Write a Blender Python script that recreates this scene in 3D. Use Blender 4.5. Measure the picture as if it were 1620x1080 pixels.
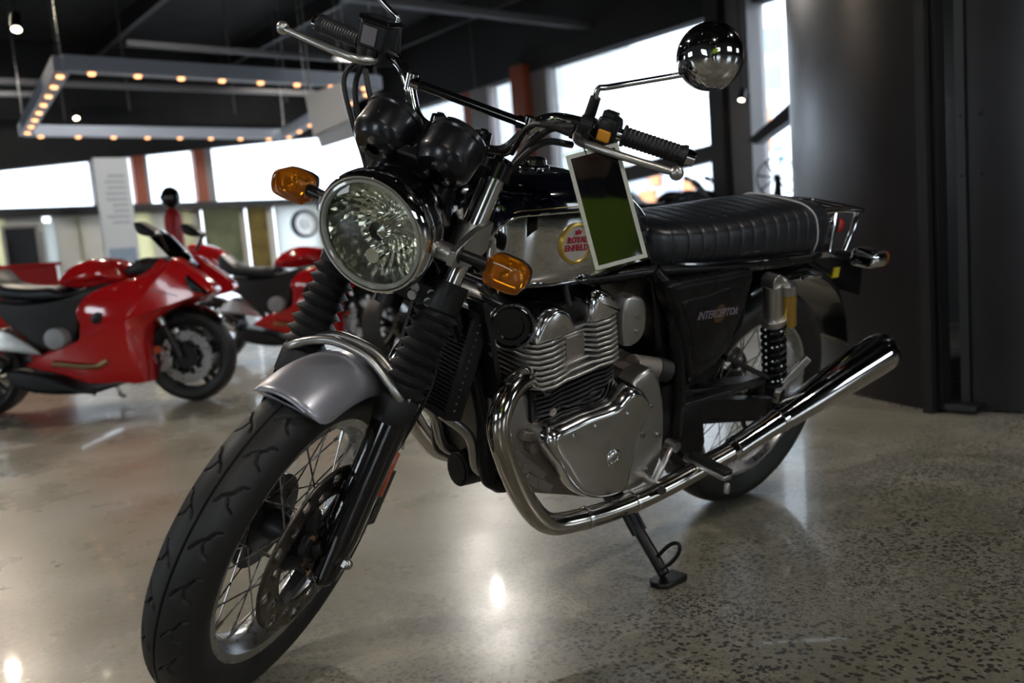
import bpy, bmesh, math, random
from mathutils import Vector as V, Matrix as M
R=math.radians; PI=math.pi
sc=bpy.context.scene
for o in list(bpy.data.objects): bpy.data.objects.remove(o)
LEAN=0.26690; STEER=0.55355
# ---------------- camera, sky, exposure
cd=bpy.data.cameras.new('camera'); cam=bpy.data.objects.new('camera',cd); sc.collection.objects.link(cam)
cx,cy,cz=V((-0.77244, 0.63007, -0.0797)),V((-0.13424, -0.03931, 0.99017)),V((0.62074, 0.77554, 0.11494)); cp=V((2.0048, 1.5693, 0.7916))
cam.matrix_world=M(((cx.x,cy.x,cz.x,cp.x),(cx.y,cy.y,cz.y,cp.y),(cx.z,cy.z,cz.z,cp.z),(0,0,0,1)))
cd.sensor_width=36; cd.lens=36*1369.03718/1620; cd.clip_start=.02
cd.dof.use_dof=True; cd.dof.focus_distance=1.62; cd.dof.aperture_fstop=3.0
sc.camera=cam
w=bpy.data.worlds.new('sky'); sc.world=w; w.use_nodes=True
nt=w.node_tree; bg=nt.nodes['Background']; bg.inputs[1].default_value=9.0
tc=nt.nodes.new('ShaderNodeTexCoord'); sx=nt.nodes.new('ShaderNodeSeparateXYZ'); cr=nt.nodes.new('ShaderNodeValToRGB')
nt.links.new(tc.outputs['Generated'],sx.inputs[0]); nt.links.new(sx.outputs[2],cr.inputs[0]); nt.links.new(cr.outputs[0],bg.inputs[0])
cr.color_ramp.elements[0].color=(.95,.97,1,1); cr.color_ramp.elements[1].color=(.62,.76,1,1)
vs=sc.view_settings; vs.view_transform='Standard'; vs.look='None'; vs.exposure=0.0; vs.gamma=1; vs.use_curve_mapping=False
# ---------------- materials
MT={}
def mat(name,col,rough=.5,metal=0,coat=0,bump=None,var=.06,spec=.5,emit=0,trans=0,colvar=0,vscale=40):
    m=bpy.data.materials.new(name); m.use_nodes=True; n=m.node_tree; b=n.nodes['Principled BSDF']
    c=(*col,1); b.inputs['Base Color'].default_value=c; b.inputs['Metallic'].default_value=metal
    b.inputs['Roughness'].default_value=rough; b.inputs['Coat Weight'].default_value=coat; b.inputs['Coat Roughness'].default_value=.03
    b.inputs['Specular IOR Level'].default_value=spec; b.inputs['Transmission Weight'].default_value=trans
    tx=n.nodes.new('ShaderNodeTexCoord'); no=n.nodes.new('ShaderNodeTexNoise'); no.inputs['Scale'].default_value=vscale; no.inputs['Detail'].default_value=4
    n.links.new(tx.outputs['Object'],no.inputs['Vector'])
    mr=n.nodes.new('ShaderNodeMapRange'); mr.inputs[1].default_value=.3; mr.inputs[2].default_value=.7
    var*=.35 if metal>.5 or coat else 1; mr.inputs[3].default_value=max(0,rough-var); mr.inputs[4].default_value=min(1,rough+var)
    n.links.new(no.outputs['Fac'],mr.inputs[0]); n.links.new(mr.outputs[0],b.inputs['Roughness'])
    if colvar:
        mx=n.nodes.new('ShaderNodeMix'); mx.data_type='RGBA'; mx.inputs[6].default_value=tuple(x*(1-colvar) for x in col)+(1,); mx.inputs[7].default_value=tuple(min(1,x*(1+colvar)) for x in col)+(1,)
        n.links.new(no.outputs['Fac'],mx.inputs[0]); n.links.new(mx.outputs[2],b.inputs['Base Color'])
    if bump:
        n2=n.nodes.new('ShaderNodeTexNoise'); n2.inputs['Scale'].default_value=bump[0]; n2.inputs['Detail'].default_value=3
        n.links.new(tx.outputs['Object'],n2.inputs['Vector'])
        bp=n.nodes.new('ShaderNodeBump'); bp.inputs['Strength'].default_value=bump[1]; bp.inputs['Distance'].default_value=.002
        n.links.new(n2.outputs['Fac'],bp.inputs['Height']); n.links.new(bp.outputs[0],b.inputs['Normal'])
    if emit:
        b.inputs['Emission Color'].default_value=c; b.inputs['Emission Strength'].default_value=emit
    MT[name]=m; return m
mat('chrome',(.72,.72,.73),.05,1,var=.03)
mat('header_chrome',(.58,.55,.51),.11,1,var=.06,bump=(60,.05))
mat('polished_alu',(.74,.74,.75),.14,1,var=.06)
mat('satin_alu',(.52,.51,.49),.34,1,var=.08,bump=(300,.06))
mat('cast_alu',(.30,.265,.24),.5,.75,var=.1,bump=(400,.25),colvar=.25,vscale=12)
mat('fin_alu',(.60,.58,.55),.32,.85,var=.1,bump=(250,.08),colvar=.15)
mat('rim_alu',(.62,.63,.65),.28,1,var=.06)
mat('steel',(.42,.41,.40),.28,1,var=.08)
mat('disc_steel',(.12,.105,.095),.28,.9,var=.08)
mat('reflector_alu',(.88,.86,.80),.10,.9,var=.02)
mat('copper_bolt',(.62,.36,.22),.3,1)
mat('black_gloss',(.004,.004,.005),.16,0,coat=.7,var=.04,spec=.4)
mat('black_satin',(.008,.008,.009),.40,0,var=.08,spec=.35)
mat('black_cast',(.014,.014,.015),.45,.2,bump=(300,.1))
mat('black_rubber',(.010,.010,.011),.55,0,var=.1,bump=(120,.1))
mat('grip_rubber',(.010,.010,.012),.45,0,bump=(200,.2))
mat('tyre_rubber',(.011,.0105,.0105),.55,0,var=.08,bump=(180,.12),colvar=.25,vscale=14)
mat('seat_vinyl',(.011,.013,.017),.36,0,var=.05,bump=(500,.12))
mat('piping_white',(.6,.6,.6),.4)
mat('silver_paint',(.40,.40,.45),.36,.6,coat=.8,var=.03)
mat('navy_paint',(.004,.005,.012),.10,.3,coat=1,var=.03)
mat('gold_stripe',(.45,.33,.16),.3,.8)
mat('gauge_black',(.007,.007,.010),.3,.2,coat=.3,var=.06)
mat('amber',(.98,.30,.01),.14,0,trans=.85,coat=.3)
mat('orange_reflector',(.5,.07,.015),.2,0,coat=.6)
mat('button_orange',(.9,.38,.02),.4)
mat('red_lens',(.5,.01,.01),.12,0,coat=1)
mat('gold_anod',(.62,.40,.10),.32,.9)
mat('badge_white',(.50,.47,.42),.35,0,coat=.4)
mat('badge_gold',(.62,.40,.09),.3,.6)
mat('badge_red',(.45,.02,.05),.35)
mat('decal_grey',(.17,.15,.17),.4)
mat('decal_orange',(.06,.03,.008),.4)
mat('plate_yellow',(.55,.45,.02),.4)
mat('clear_plastic',(.8,.8,.8),.1)
mat('placard_black',(.004,.004,.005),.05,0,var=.02,spec=.6,coat=1)
mat('placard_border',(.62,.62,.56),.3)
mat('red_paint',(.50,.008,.010),.14,0,coat=1,var=.04)
mat('red_cloth',(.45,.01,.012),.6)
mat('bronze_pipe',(.42,.30,.15),.3,.9)
mat('dark_metal',(.022,.021,.023),.30,.6,var=.06,bump=(30,.04),vscale=6)
mat('gap_shade_black',(.006,.006,.007),.35)  # shade of the doorway gap put into a colour
mat('checker_steel',(.10,.10,.105),.4,.9)
mat('wall_dark',(.018,.017,.018),.8)
mat('ceiling_black',(.009,.0085,.009),.85,colvar=.3,vscale=2)
mat('pipe_grey',(.10,.095,.10),.55,.3)
mat('truss_grey',(.42,.46,.54),.45,.2)
mat('post_grey',(.22,.20,.20),.5)
mat('post_orange',(.28,.055,.018),.5)
mat('post_brown',(.030,.024,.022),.6)
mat('frame_dark',(.022,.02,.021),.5)
mat('wall_pale',(.55,.54,.50),.7,colvar=.08,vscale=3)
def film(name,col,v,sc_): # printed film on glass: lit through from the street
    m=mat(name,col,.6,colvar=v,vscale=sc_); n=m.node_tree; b=n.nodes['Principled BSDF']; t=n.nodes.new('ShaderNodeBsdfTranslucent'); x=n.nodes.new('ShaderNodeMixShader'); x.inputs[0].default_value=.85
    src=b.inputs['Base Color'].links[0].from_socket; n.links.new(src,t.inputs[0]); n.links.new(b.outputs[0],x.inputs[1]); n.links.new(t.outputs[0],x.inputs[2]); n.links.new(x.outputs[0],n.nodes['Material Output'].inputs[0])
film('cream_board',(.62,.60,.44),.12,2.5); film('olive_board',(.22,.22,.15),.6,2); film('olive_tan',(.26,.21,.10),.7,3); film('film_white',(.66,.68,.66),.05,2)
mat('white_board',(.78,.79,.80),.5)
mat('banner_blue',(.35,.45,.55),.5)
mat('banner_text',(.5,.5,.53),.5)
mat('facade_white',(.85,.85,.85),.8,colvar=.05,vscale=1)
mat('facade_window',(.40,.42,.55),.3)
mat('facade_cyan',(.20,.36,.44),.3)
mat('facade_orange',(.75,.30,.12),.7)
mat('facade_grey',(.32,.31,.33),.8)
mat('pavement',(.35,.34,.33),.9)
mat('warm_lamp',(1,.46,.20),.5,emit=3.2)
mat('spot_lamp',(1,.86,.62),.5,emit=14)
mat('wheel_white',(.75,.76,.78),.4)
mat('hivis',(.48,.85,.03),.6)
mat('orange_fork',(.8,.25,.02),.4,.3)
mat('screen_dark',(.01,.01,.012),.1)
mat('wall_mid',(.13,.125,.12),.7)
mat('cover_grey',(.30,.31,.32),.5,.3)
mat('black_panel',(.005,.005,.006),.30,0,var=.05,spec=.3)
mat('lens_edge',(.30,.31,.27),.12,0,coat=1,var=.03)
mat('skin',(.55,.33,.24),.5)
mat('denim',(.02,.025,.05),.8)
mat('hair',(.02,.012,.008),.6)
def thin_glass(name,tint=(1,1,1),refl=1.0):
    m=bpy.data.materials.new(name); m.use_nodes=True; n=m.node_tree; n.nodes.remove(n.nodes['Principled BSDF'])
    t=n.nodes.new('ShaderNodeBsdfTransparent'); t.inputs[0].default_value=(*tint,1)
    g=n.nodes.new('ShaderNodeBsdfGlossy'); g.inputs['Roughness'].default_value=.03
    f=n.nodes.new('ShaderNodeFresnel'); f.inputs[0].default_value=1.45
    mu=n.nodes.new('ShaderNodeMath'); mu.operation='MULTIPLY'; mu.inputs[1].default_value=refl
    x=n.nodes.new('ShaderNodeMixShader'); L=n.links.new
    L(f.outputs[0],mu.inputs[0]); L(mu.outputs[0],x.inputs[0]); L(t.outputs[0],x.inputs[1]); L(g.outputs[0],x.inputs[2]); L(x.outputs[0],n.nodes['Material Output'].inputs[0])
    MT[name]=m
thin_glass('lens_glass',(.93,.96,.88),1.2); thin_glass('pane_glass',(.94,.97,.97),.8); thin_glass('smoke_glass',(.85,.8,.8),1.5)
def floor_mat():
    m=bpy.data.materials.new('polished_concrete'); m.use_nodes=True; n=m.node_tree; b=n.nodes['Principled BSDF']; N=n.nodes.new; L=n.links.new
    tx=N('ShaderNodeTexCoord')
    def noise(s,d,r=.5):
        q=N('ShaderNodeTexNoise'); q.inputs['Scale'].default_value=s; q.inputs['Detail'].default_value=d; q.inputs['Roughness'].default_value=r; L(tx.outputs['Object'],q.inputs['Vector']); return q.outputs['Fac']
    def ramp(f,*st):
        q=N('ShaderNodeValToRGB'); L(f,q.inputs[0]); e=q.color_ramp.elements
        while len(e)<len(st): e.new(.5)
        for i,(p,c) in enumerate(st): e[i].position=p; e[i].color=(*c,1)
        return q.outputs[0]
    def mth(op,a,bb):
        q=N('ShaderNodeMath'); q.operation=op; q.use_clamp=True
        for i,z in enumerate((a,bb)):
            if isinstance(z,float): q.inputs[i].default_value=z
            else: L(z,q.inputs[i])
        return q.outputs[0]
    def mix(f,a,bb):
        q=N('ShaderNodeMix'); q.data_type='RGBA'; L(f,q.inputs[0])
        for i,z in ((6,a),(7,bb)):
            if isinstance(z,tuple): q.inputs[i].default_value=(*z,1)
            else: L(z,q.inputs[i])
        return q.outputs[2]
    base=ramp(noise(1.6,7,.6),(.3,(.185,.170,.12)),(.5,(.285,.268,.21)),(.7,(.345,.338,.30)))
    fine=ramp(noise(60,5,.7),(.3,(.80,.80,.80)),(.7,(1.1,1.1,1.1)))
    mm=N('ShaderNodeMix'); mm.data_type='RGBA'; mm.blend_type='MULTIPLY'; mm.inputs[0].default_value=1; L(base,mm.inputs[6]); L(fine,mm.inputs[7])
    # exposed aggregate: dark stones, dense in patches
    def stones(scale,cut,lo,hi,msc):
        v=N('ShaderNodeTexVoronoi'); v.inputs['Scale'].default_value=scale; v.inputs['Randomness'].default_value=1
        dn=N('ShaderNodeTexNoise'); dn.inputs['Scale'].default_value=scale*.8
        L(tx.outputs['Object'],dn.inputs['Vector'])
        av=N('ShaderNodeVectorMath'); av.operation='MULTIPLY_ADD'; av.inputs[1].default_value=(.012,.012,0); L(dn.outputs['Color'],av.inputs[0]); L(tx.outputs['Object'],av.inputs[2]); L(av.outputs[0],v.inputs['Vector'])
        sp=N('ShaderNodeSeparateColor'); L(v.outputs['Color'],sp.inputs[0])
        near=mth('LESS_THAN',v.outputs['Distance'],cut); pick=mth('GREATER_THAN',sp.outputs[0],.30)
        patch=ramp(noise(msc,4,.6),(lo,(0,0,0)),(hi,(1,1,1)))
        return mth('MULTIPLY',mth('MULTIPLY',near,pick),patch)
    # the ground-down area lies towards +x +y
    sx=N('ShaderNodeSeparateXYZ'); L(tx.outputs['Object'],sx.inputs[0])
    area=N('ShaderNodeMapRange'); area.inputs[1].default_value=-.3; area.inputs[2].default_value=.35
    ya=mth('ADD',sx.outputs[1],0.0); yq=N('ShaderNodeMath'); yq.operation='ADD'; L(sx.outputs[1],yq.inputs[0]); yq.inputs[1].default_value=.0; L(yq.outputs[0],area.inputs[0])
    s1=mth('MULTIPLY',stones(80,.43,.30,.52,2.6),area.outputs[0]); s2=mth('MULTIPLY',stones(140,.42,.34,.56,1.8),area.outputs[0])
    st=mth('MAXIMUM',s1,s2); st2=mth('MULTIPLY',st,.85)
    col=mix(st2,mm.outputs[2],(.028,.027,.03))
    L(col,b.inputs['Base Color'])
    rr=N('ShaderNodeMapRange'); L(noise(2.2,6,.6),rr.inputs[0]); rr.inputs[1].default_value=.3; rr.inputs[2].default_value=.7; rr.inputs[3].default_value=.22; rr.inputs[4].default_value=.36
    L(rr.outputs[0],b.inputs['Roughness']); b.inputs['Specular IOR Level'].default_value=.5; b.inputs['Coat Weight'].default_value=.22; b.inputs['Coat Roughness'].default_value=.045
    bp=N('ShaderNodeBump'); bp.inputs['Strength'].default_value=.12; bp.inputs['Distance'].default_value=.002; L(noise(9,6,.6),bp.inputs['Height']); L(bp.outputs[0],b.inputs['Normal'])
    MT['floor']=m
floor_mat()
# ---------------- mesh helpers
def cat(pts,n,closed=False):
    P=[V(p) for p in pts]; out=[]; L=len(P)
    for i in range(L if closed else L-1):
        if closed: a,b,c,d=P[(i-1)%L],P[i],P[(i+1)%L],P[(i+2)%L]
        else: b,c=P[i],P[i+1]; a=P[i-1] if i else b*2-c; d=P[i+2] if i+2<L else c*2-b
        for k in range(n):
            t=k/n; out.append(.5*((2*b)+(c-a)*t+(2*a-5*b+4*c-d)*t*t+(3*b-a-3*c+d)*t**3))
    if not closed: out.append(P[-1].copy())
    return out
def basis(d):
    d=d.normalized(); u=V((0,0,1)) if abs(d.z)<.9 else V((1,0,0)); a=d.cross(u).normalized(); return a,d.cross(a).normalized()
class MB:
    def __init__(s): s.v=[]; s.f=[]; s.mi=[]
    def add(s,vs,fs,mi=0):
        k=len(s.v); s.v+=[tuple(v) for v in vs]; s.f+=[tuple(i+k for i in f) for f in fs]; s.mi+=[mi]*len(fs); return s
    def box(s,c,sz,rot=None,mi=0):
        vs=[V((x*sz[0]/2,y*sz[1]/2,z*sz[2]/2)) for x in(-1,1) for y in(-1,1) for z in(-1,1)]
        if rot: vs=[rot@v for v in vs]
        return s.add([v+V(c) for v in vs],[(0,1,3,2),(4,6,7,5),(0,4,5,1),(2,3,7,6),(0,2,6,4),(1,5,7,3)],mi)
    def b2(s,a,b,mi=0): return s.box([(p+q)/2 for p,q in zip(a,b)],[abs(q-p) for p,q in zip(a,b)],None,mi)
    def bar(s,p0,p1,wd,h,up=(0,0,1),mi=0):
        p0,p1=V(p0),V(p1); d=(p1-p0); x=d.normalized(); y=V(up).cross(x).normalized(); z=x.cross(y)
        return s.box((p0+p1)/2,(d.length,wd,h),M((x,y,z)).transposed(),mi)
    def rings(s,rs,cap=True,mi=0,closed=False):
        n=len(rs[0]); vs=[v for r in rs for v in r]; fs=[]; m=len(rs)
        for i in range(m if closed else m-1):
            j=(i+1)%m
            for k in range(n): fs.append((i*n+k,i*n+(k+1)%n,j*n+(k+1)%n,j*n+k))
        if cap and not closed: fs+=[tuple(range(n-1,-1,-1)),tuple((m-1)*n+k for k in range(n))]
        return s.add(vs,fs,mi)
    def cyl(s,p0,p1,r0,r1=None,n=20,cap=True,mi=0):
        p0,p1=V(p0),V(p1); r1=r0 if r1 is None else r1; a,b=basis(p1-p0)
        return s.rings([[p+(a*math.cos(2*PI*k/n)+b*math.sin(2*PI*k/n))*r for k in range(n)] for p,r in((p0,r0),(p1,r1))],cap,mi)
    def tube(s,pts,r,n=10,sm=6,closed=False,mi=0,cap=True):
        P=cat(pts,sm,closed) if sm>1 else [V(p) for p in pts]; L=len(P); rs=[]
        t=(P[1]-P[0]).normalized(); a,_=basis(t)
        for i in range(L):
            if closed: d=P[(i+1)%L]-P[i-1]
            else: d=P[min(i+1,L-1)]-P[max(i-1,0)]
            d.normalize(); a=(a-d*a.dot(d)).normalized(); b=d.cross(a)
            rr=r(i/(L-1)) if callable(r) else r
            rs.append([P[i]+(a*math.cos(2*PI*k/n)+b*math.sin(2*PI*k/n))*rr for k in range(n)])
        return s.rings(rs,cap,mi,closed)
    def lathe(s,prof,o,ax,n=32,mi=0,cap=False,closed=False):
        o,ax=V(o),V(ax).normalized(); a,b=basis(ax)
        return s.rings([[o+ax*h+(a*math.cos(2*PI*k/n)+b*math.sin(2*PI*k/n))*max(r,1e-5) for k in range(n)] for r,h in prof],cap,mi,closed)
    def ball(s,c,r,n=14,mi=0,sc=(1,1,1)):
        rs=[]
        for i in range(n//2+1):
            th=PI*i/(n//2); rr=max(math.sin(th),1e-3)
            rs.append([V(c)+V((rr*math.cos(2*PI*k/n)*r*sc[0],rr*math.sin(2*PI*k/n)*r*sc[1],-math.cos(th)*r*sc[2])) for k in range(n)])
        return s.rings(rs,True,mi)
    def prism(s,poly,y0,y1,mi=0,f=None):
        f=f or (lambda x,z,y:(x,y,z))
        return s.rings([[f(p[0],p[-1],y) for p in poly] for y in(y0,y1)],True,mi)
    def pillow(s,poly,y0,y1,r,steps=4,mi=0,sm=3,both=False,f=None,ry=None,dome=0):
        # rounded slab: polygon (x,z) extruded y0 -> y1 with a rounded edge of radius r on y1 (and y0)
        f=f or (lambda x,z,y:(x,y,z))
        P=cat([(p[0],0,p[-1]) for p in poly],sm,True) if sm>1 else [V((p[0],0,p[-1])) for p in poly]
        n=len(P); ar=sum(P[i].x*P[(i+1)%n].z-P[(i+1)%n].x*P[i].z for i in range(n)); sg=1 if ar>0 else -1
        nr=[]
        for i in range(n):
            d=(P[(i+1)%n]-P[i-1]).normalized(); nr.append(V((-d.z,0,d.x))*sg)
        def inset(k): return [P[i]+nr[i]*k for i in range(n)]
        dy=1 if y1>y0 else -1; ry=min(ry or r,abs(y1-y0)/(2 if both else 1)); rs=[]
        if both:
            for k in range(steps): a=PI/2*k/steps; rs.append((inset(r*(1-math.sin(a))),y0+dy*ry*(1-math.cos(a))))
        else: rs.append((inset(0),y0))
        for k in range(steps+1): a=PI/2*k/steps; rs.append((inset(r*(1-math.cos(a))),y1-dy*ry*(1-math.sin(a))))
        if dome:
            q,yy=rs[-1]; c=sum(q,V())/n; d2=[]
            for k in range(1,6): a=k/5.5; d2.append(([p.lerp(c,a) for p in q],yy+dy*dome*(1-(1-a)**2)))
            rs+=d2
            if both: rs=[(q_,y0-(y_-y1)) for q_,y_ in d2[::-1]]+rs
        return s.rings([[f(p.x,p.z,y) for p in q] for q,y in rs],True,mi)
    def build(s,name,m,parent=None,st=False,smooth=38,bevel=0,solid=0,sub=0,**props):
        me=bpy.data.meshes.new(name); me.from_pydata(s.v,[],s.f)
        ms=m if isinstance(m,(list,tuple)) else [m]
        for q in ms: me.materials.append(MT[q])
        if len(ms)>1: me.polygons.foreach_set('material_index',s.mi)
        bm=bmesh.new(); bm.from_mesh(me); bmesh.ops.recalc_face_normals(bm,faces=bm.faces); bmesh.ops.triangulate(bm,faces=[f_ for f_ in bm.faces if len(f_.verts)>12]); bm.to_mesh(me); bm.free()
        if smooth:
            me.polygons.foreach_set('use_smooth',[True]*len(me.polygons)); me.set_sharp_from_angle(angle=R(smooth))
        return link(name,me,parent,st,bevel,solid,sub,**props)
AXS=V((-math.sin(R(24)),0,math.cos(R(24)))); A0=V((1.504,0,0))
STM=M.Translation(A0)@M.Rotation(STEER,4,AXS)@M.Translation(-A0)
def link(name,me,parent=None,st=False,bevel=0,solid=0,sub=0,**props):
    o=bpy.data.objects.new(name,me); sc.collection.objects.link(o)
    if parent: o.parent=parent
    if st: o.matrix_basis=STM
    if solid: q=o.modifiers.new('s','SOLIDIFY'); q.thickness=solid; q.offset=0
    if bevel: q=o.modifiers.new('b','BEVEL'); q.width=bevel; q.segments=2; q.limit_method='ANGLE'; q.angle_limit=R(40)
    if sub: q=o.modifiers.new('u','SUBSURF'); q.levels=sub; q.render_levels=sub
    for k,v in props.items(): o[k]=v
    return o
def thing(name,label,cat_,loc=(0,0,0),rot=(0,0,0),group=None):
    o=bpy.data.objects.new(name,None); sc.collection.objects.link(o); o.empty_display_size=.05; o.location=loc; o.rotation_euler=rot
    return tag(o,label,cat_,group)
def tag(o,label,cat_,group=None):
    o['label']=label; o['category']=cat_
    if group: o['group']=group
    return o
def copy_tree(o,parent=None,**props):
    c=o.copy(); sc.collection.objects.link(c); c.parent=parent
    for k,v in props.items(): c[k]=v
    for ch in list(o.children): copy_tree(ch,c)
    return c
def put(o,loc): # shift a one-mesh thing so that its origin is at loc
    o.data.transform(M.Translation(-V(loc))); o.location=loc; return o
def text_mb(body,size,f,depth=.001,shear=0,align='CENTER',space=1.0,bold=0):
    c=bpy.data.curves.new('t','FONT'); c.body=body; c.size=size; c.extrude=depth; c.shear=shear; c.align_x=align; c.space_character=space; c.offset=bold; c.resolution_u=3
    o=bpy.data.objects.new('t',c); sc.collection.objects.link(o); bpy.context.view_layer.update()
    me=bpy.data.meshes.new_from_object(o.evaluated_get(bpy.context.evaluated_depsgraph_get()))
    mb=MB(); mb.add([f(*v.co) for v in me.vertices],[tuple(p.vertices) for p in me.polygons]); bpy.data.objects.remove(o); bpy.data.meshes.remove(me); return mb
def sgn(y,pts): return [(p[0],p[1]*y,p[2]) for p in pts]
# ================= THE ROOM =================
def struct(name,mb,m,**k): return mb.build(name,m,None,smooth=k.pop('smooth',30),kind='structure',**k)
XW,YW,XB,YB,CZ=-9.0,-17.0,9.0,9.0,5.2
q=MB(); q.b2((XW-.3,YW-.3,-.2),(XB+.3,YB+.3,0)); struct('floor',q,'floor',smooth=0)
q=MB(); q.b2((XW-.3,YW-.3,CZ),(XB+.3,YB+.3,CZ+.2)); struct('ceiling',q,'ceiling_black',smooth=0)
q=MB(); q.b2((-60,-70,-.35),(60,60,-.25)); struct('pavement_outside',q,'pavement',smooth=0)
# left wall (y = YW): sloping bulkhead above a strip of windows, dark sill band, boarded wall below
LT=[(-0.438,-17,2.767),(-1.05,-17,2.839),(-2.658,-17,3.03),(-3.384,-17,3.127),(-3.638,-17,3.191),(-4.653,-17,3.297),(-4.992,-17,3.326),(-8.737,-17,3.707)]
LS=[(-0.959,-17,2.133),(-8.547,-17,2.032)]
zs=LS[0][2]
q=MB(); q.prism([(9.3,2.3),(LT[1][0],LT[1][2]),(-9.3,LT[7][2]),(-9.3,5.2),(9.3,5.2)],YW-.15,YW+.15)

openings=sorted(tuple(sorted((a[0],b[0]))) for a,b in ([(-0.63,-16.9,2.058),(-1.001,-16.9,0.489)],[(-1.602,-16.9,1.849),(-1.825,-16.9,1.015)],[(-2.23,-16.9,2.087),(-2.263,-16.9,0.359)],[(-3.165,-16.9,2.076),(-3.618,-16.9,0.219)],[(-4.228,-16.9,2.036),(-4.434,-16.9,0.135)],[(-4.624,-16.8,1.987),(-5.405,-16.8,0.795)],[(-5.589,-16.8,1.977),(-6.024,-16.8,0.607)],[(-6.247,-16.9,2.002),(-7.256,-16.9,-0.303)]))
e=XW
for a,b in openings+[(9.3,9.3)]:
    if a+.03>e: q.b2((e,YW-.15,0),(a+.03,YW+.05,zs-.16),mi=1)
    e=max(e,b-.03)
q.b2((1.2,YW-.15,zs-.2),(9.3,YW+.1,5),mi=0)
struct('wall_left',q,['ceiling_black','wall_pale'],smooth=0)
q=MB(); q.b2((XW,YW-.1,zs-.17),(9.2,YW+.22,zs)); struct('trim_1',q,'frame_dark',smooth=0)
def colw(n,u,z1,m,th=.3,y=YW):  # vertical post on the left wall between two x
    q=MB(); q.b2((u[0],y-.1,zs-.1),(u[1],y+th,z1)); return struct(n,q,m,smooth=0)
PX=[(-3.384,-17,3.127),(-3.601,-17,3.191),(-3.675,-17,3.191),(-4.638,-17,3.284),(-4.855,-17,3.312),(-5.02,-17,3.326),(-2.597,-17,3.005),(-2.702,-17,3.005)]
colw('trim_2',(PX[0][0],PX[1][0]),3.1,'post_orange',.12); colw('trim_3',(PX[1][0],PX[2][0]),3.1,'post_grey',.12)
colw('trim_4',(PX[3][0],PX[4][0]),3.3,'post_orange',.12); colw('trim_5',(PX[4][0],PX[5][0]),3.3,'post_grey',.12); colw('trim_6',(PX[6][0],PX[7][0]),3.0,'post_grey',.1)
def pane(n,a,b):
    q=MB(); q.b2(a,b); w_=struct('window_%d'%n,q,'pane_glass',smooth=0); return w_
for i,(a,b) in enumerate([(PX[0][0],1.2),(PX[3][0],PX[2][0]),(XW+.1,PX[5][0])]): pane(i+1,(a,YW-.02,zs),(b,YW-.008,4.2))
# right wall (x = XW)
W=[(-9,-16.841,3.777),(-9,-13.006,3.647),(-9,-12.742,3.665),(-9,-12.179,3.789),(-9,-12.136,3.805),(-9,-11.14,3.833),(-9,-11.102,3.837),(-9,-10.848,3.823),(-9,-10.419,3.852),(-9,-10.402,3.848),(-9,-6.588,3.887),(-9,-6.344,3.826),(-9,-6.312,3.818),(-9,-5.97,3.734),(-9,-5.386,3.59)]
wy=[p[1] for p in W]
q=MB(); q.b2((XW-.15,YW-.3,3.86),(XW+.15,YB,CZ)); q.b2((XW-.15,YW,0),(XW+.05,YB,.35)); q.b2((XW-.15,-4.3,0),(XW+.15,YB,CZ))
struct('wall_right',q,'wall_dark',smooth=0)
def colr(n,y0,y1,m,th=.13,z0=0,z1=3.87): q=MB(); q.b2((XW-.12,y0,z0),(XW+th,y1,z1)); return struct(n,q,m,smooth=0)
colr('trim_7',wy[1],wy[2],'post_orange'); colr('trim_8',wy[2],wy[3],'post_grey'); colr('trim_9',wy[5]-.05,wy[7],'post_orange',.34,0,4.0); colr('trim_10',wy[7],wy[8],'post_grey')
colr('trim_11',wy[10],wy[11],'post_brown',.45,0,5.1); colr('trim_12',wy[11]+.02,wy[13],'post_grey',.3,0,5.1); colr('trim_13',YW,YW+.25,'frame_dark')
TZ=[(-9,-8.579,1.823),(-9,-8.601,1.572),(-9,-6.625,2.015),(-9,-6.64,1.773)]
q=MB(); q.rings([[(XW-.1,y,z) for y,z in((TZ[0][1]-2.2,TZ[0][2]-.09),(TZ[2][1],TZ[2][2]),(TZ[2][1],TZ[3][2]),(TZ[0][1]-2.2,TZ[1][2]-.09))],[(XW+.12,y,z) for y,z in((TZ[0][1]-2.2,TZ[0][2]-.09),(TZ[2][1],TZ[2][2]),(TZ[2][1],TZ[3][2]),(TZ[0][1]-2.2,TZ[1][2]-.09))]]); struct('trim_14',q,'post_brown',smooth=0)
BR=[(-8.6,-5.937,1.935),(-8.6,-5.246,2.335),(-8.6,-5.257,2.11),(-8.6,-5.815,1.865)]
q=MB(); q.rings([[(x,p[1],p[2]) for p in BR] for x in(-8.75,-8.55)]); struct('trim_15',q,'frame_dark',smooth=0)
q=MB(); q.bar([(-8.5,-5.121,3.956)][0],[(-8.5,-5.114,0.913)][0],.1,.1); struct('trim_16',q,'post_orange',smooth=0)
for i,(a,b) in enumerate([(0,1),(4,5),(9,10),(13,14)]): pane(4+i,(XW-.02,wy[a],.35),(XW-.008,wy[b]+(1.2 if a==13 else 0),3.86))
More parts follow.
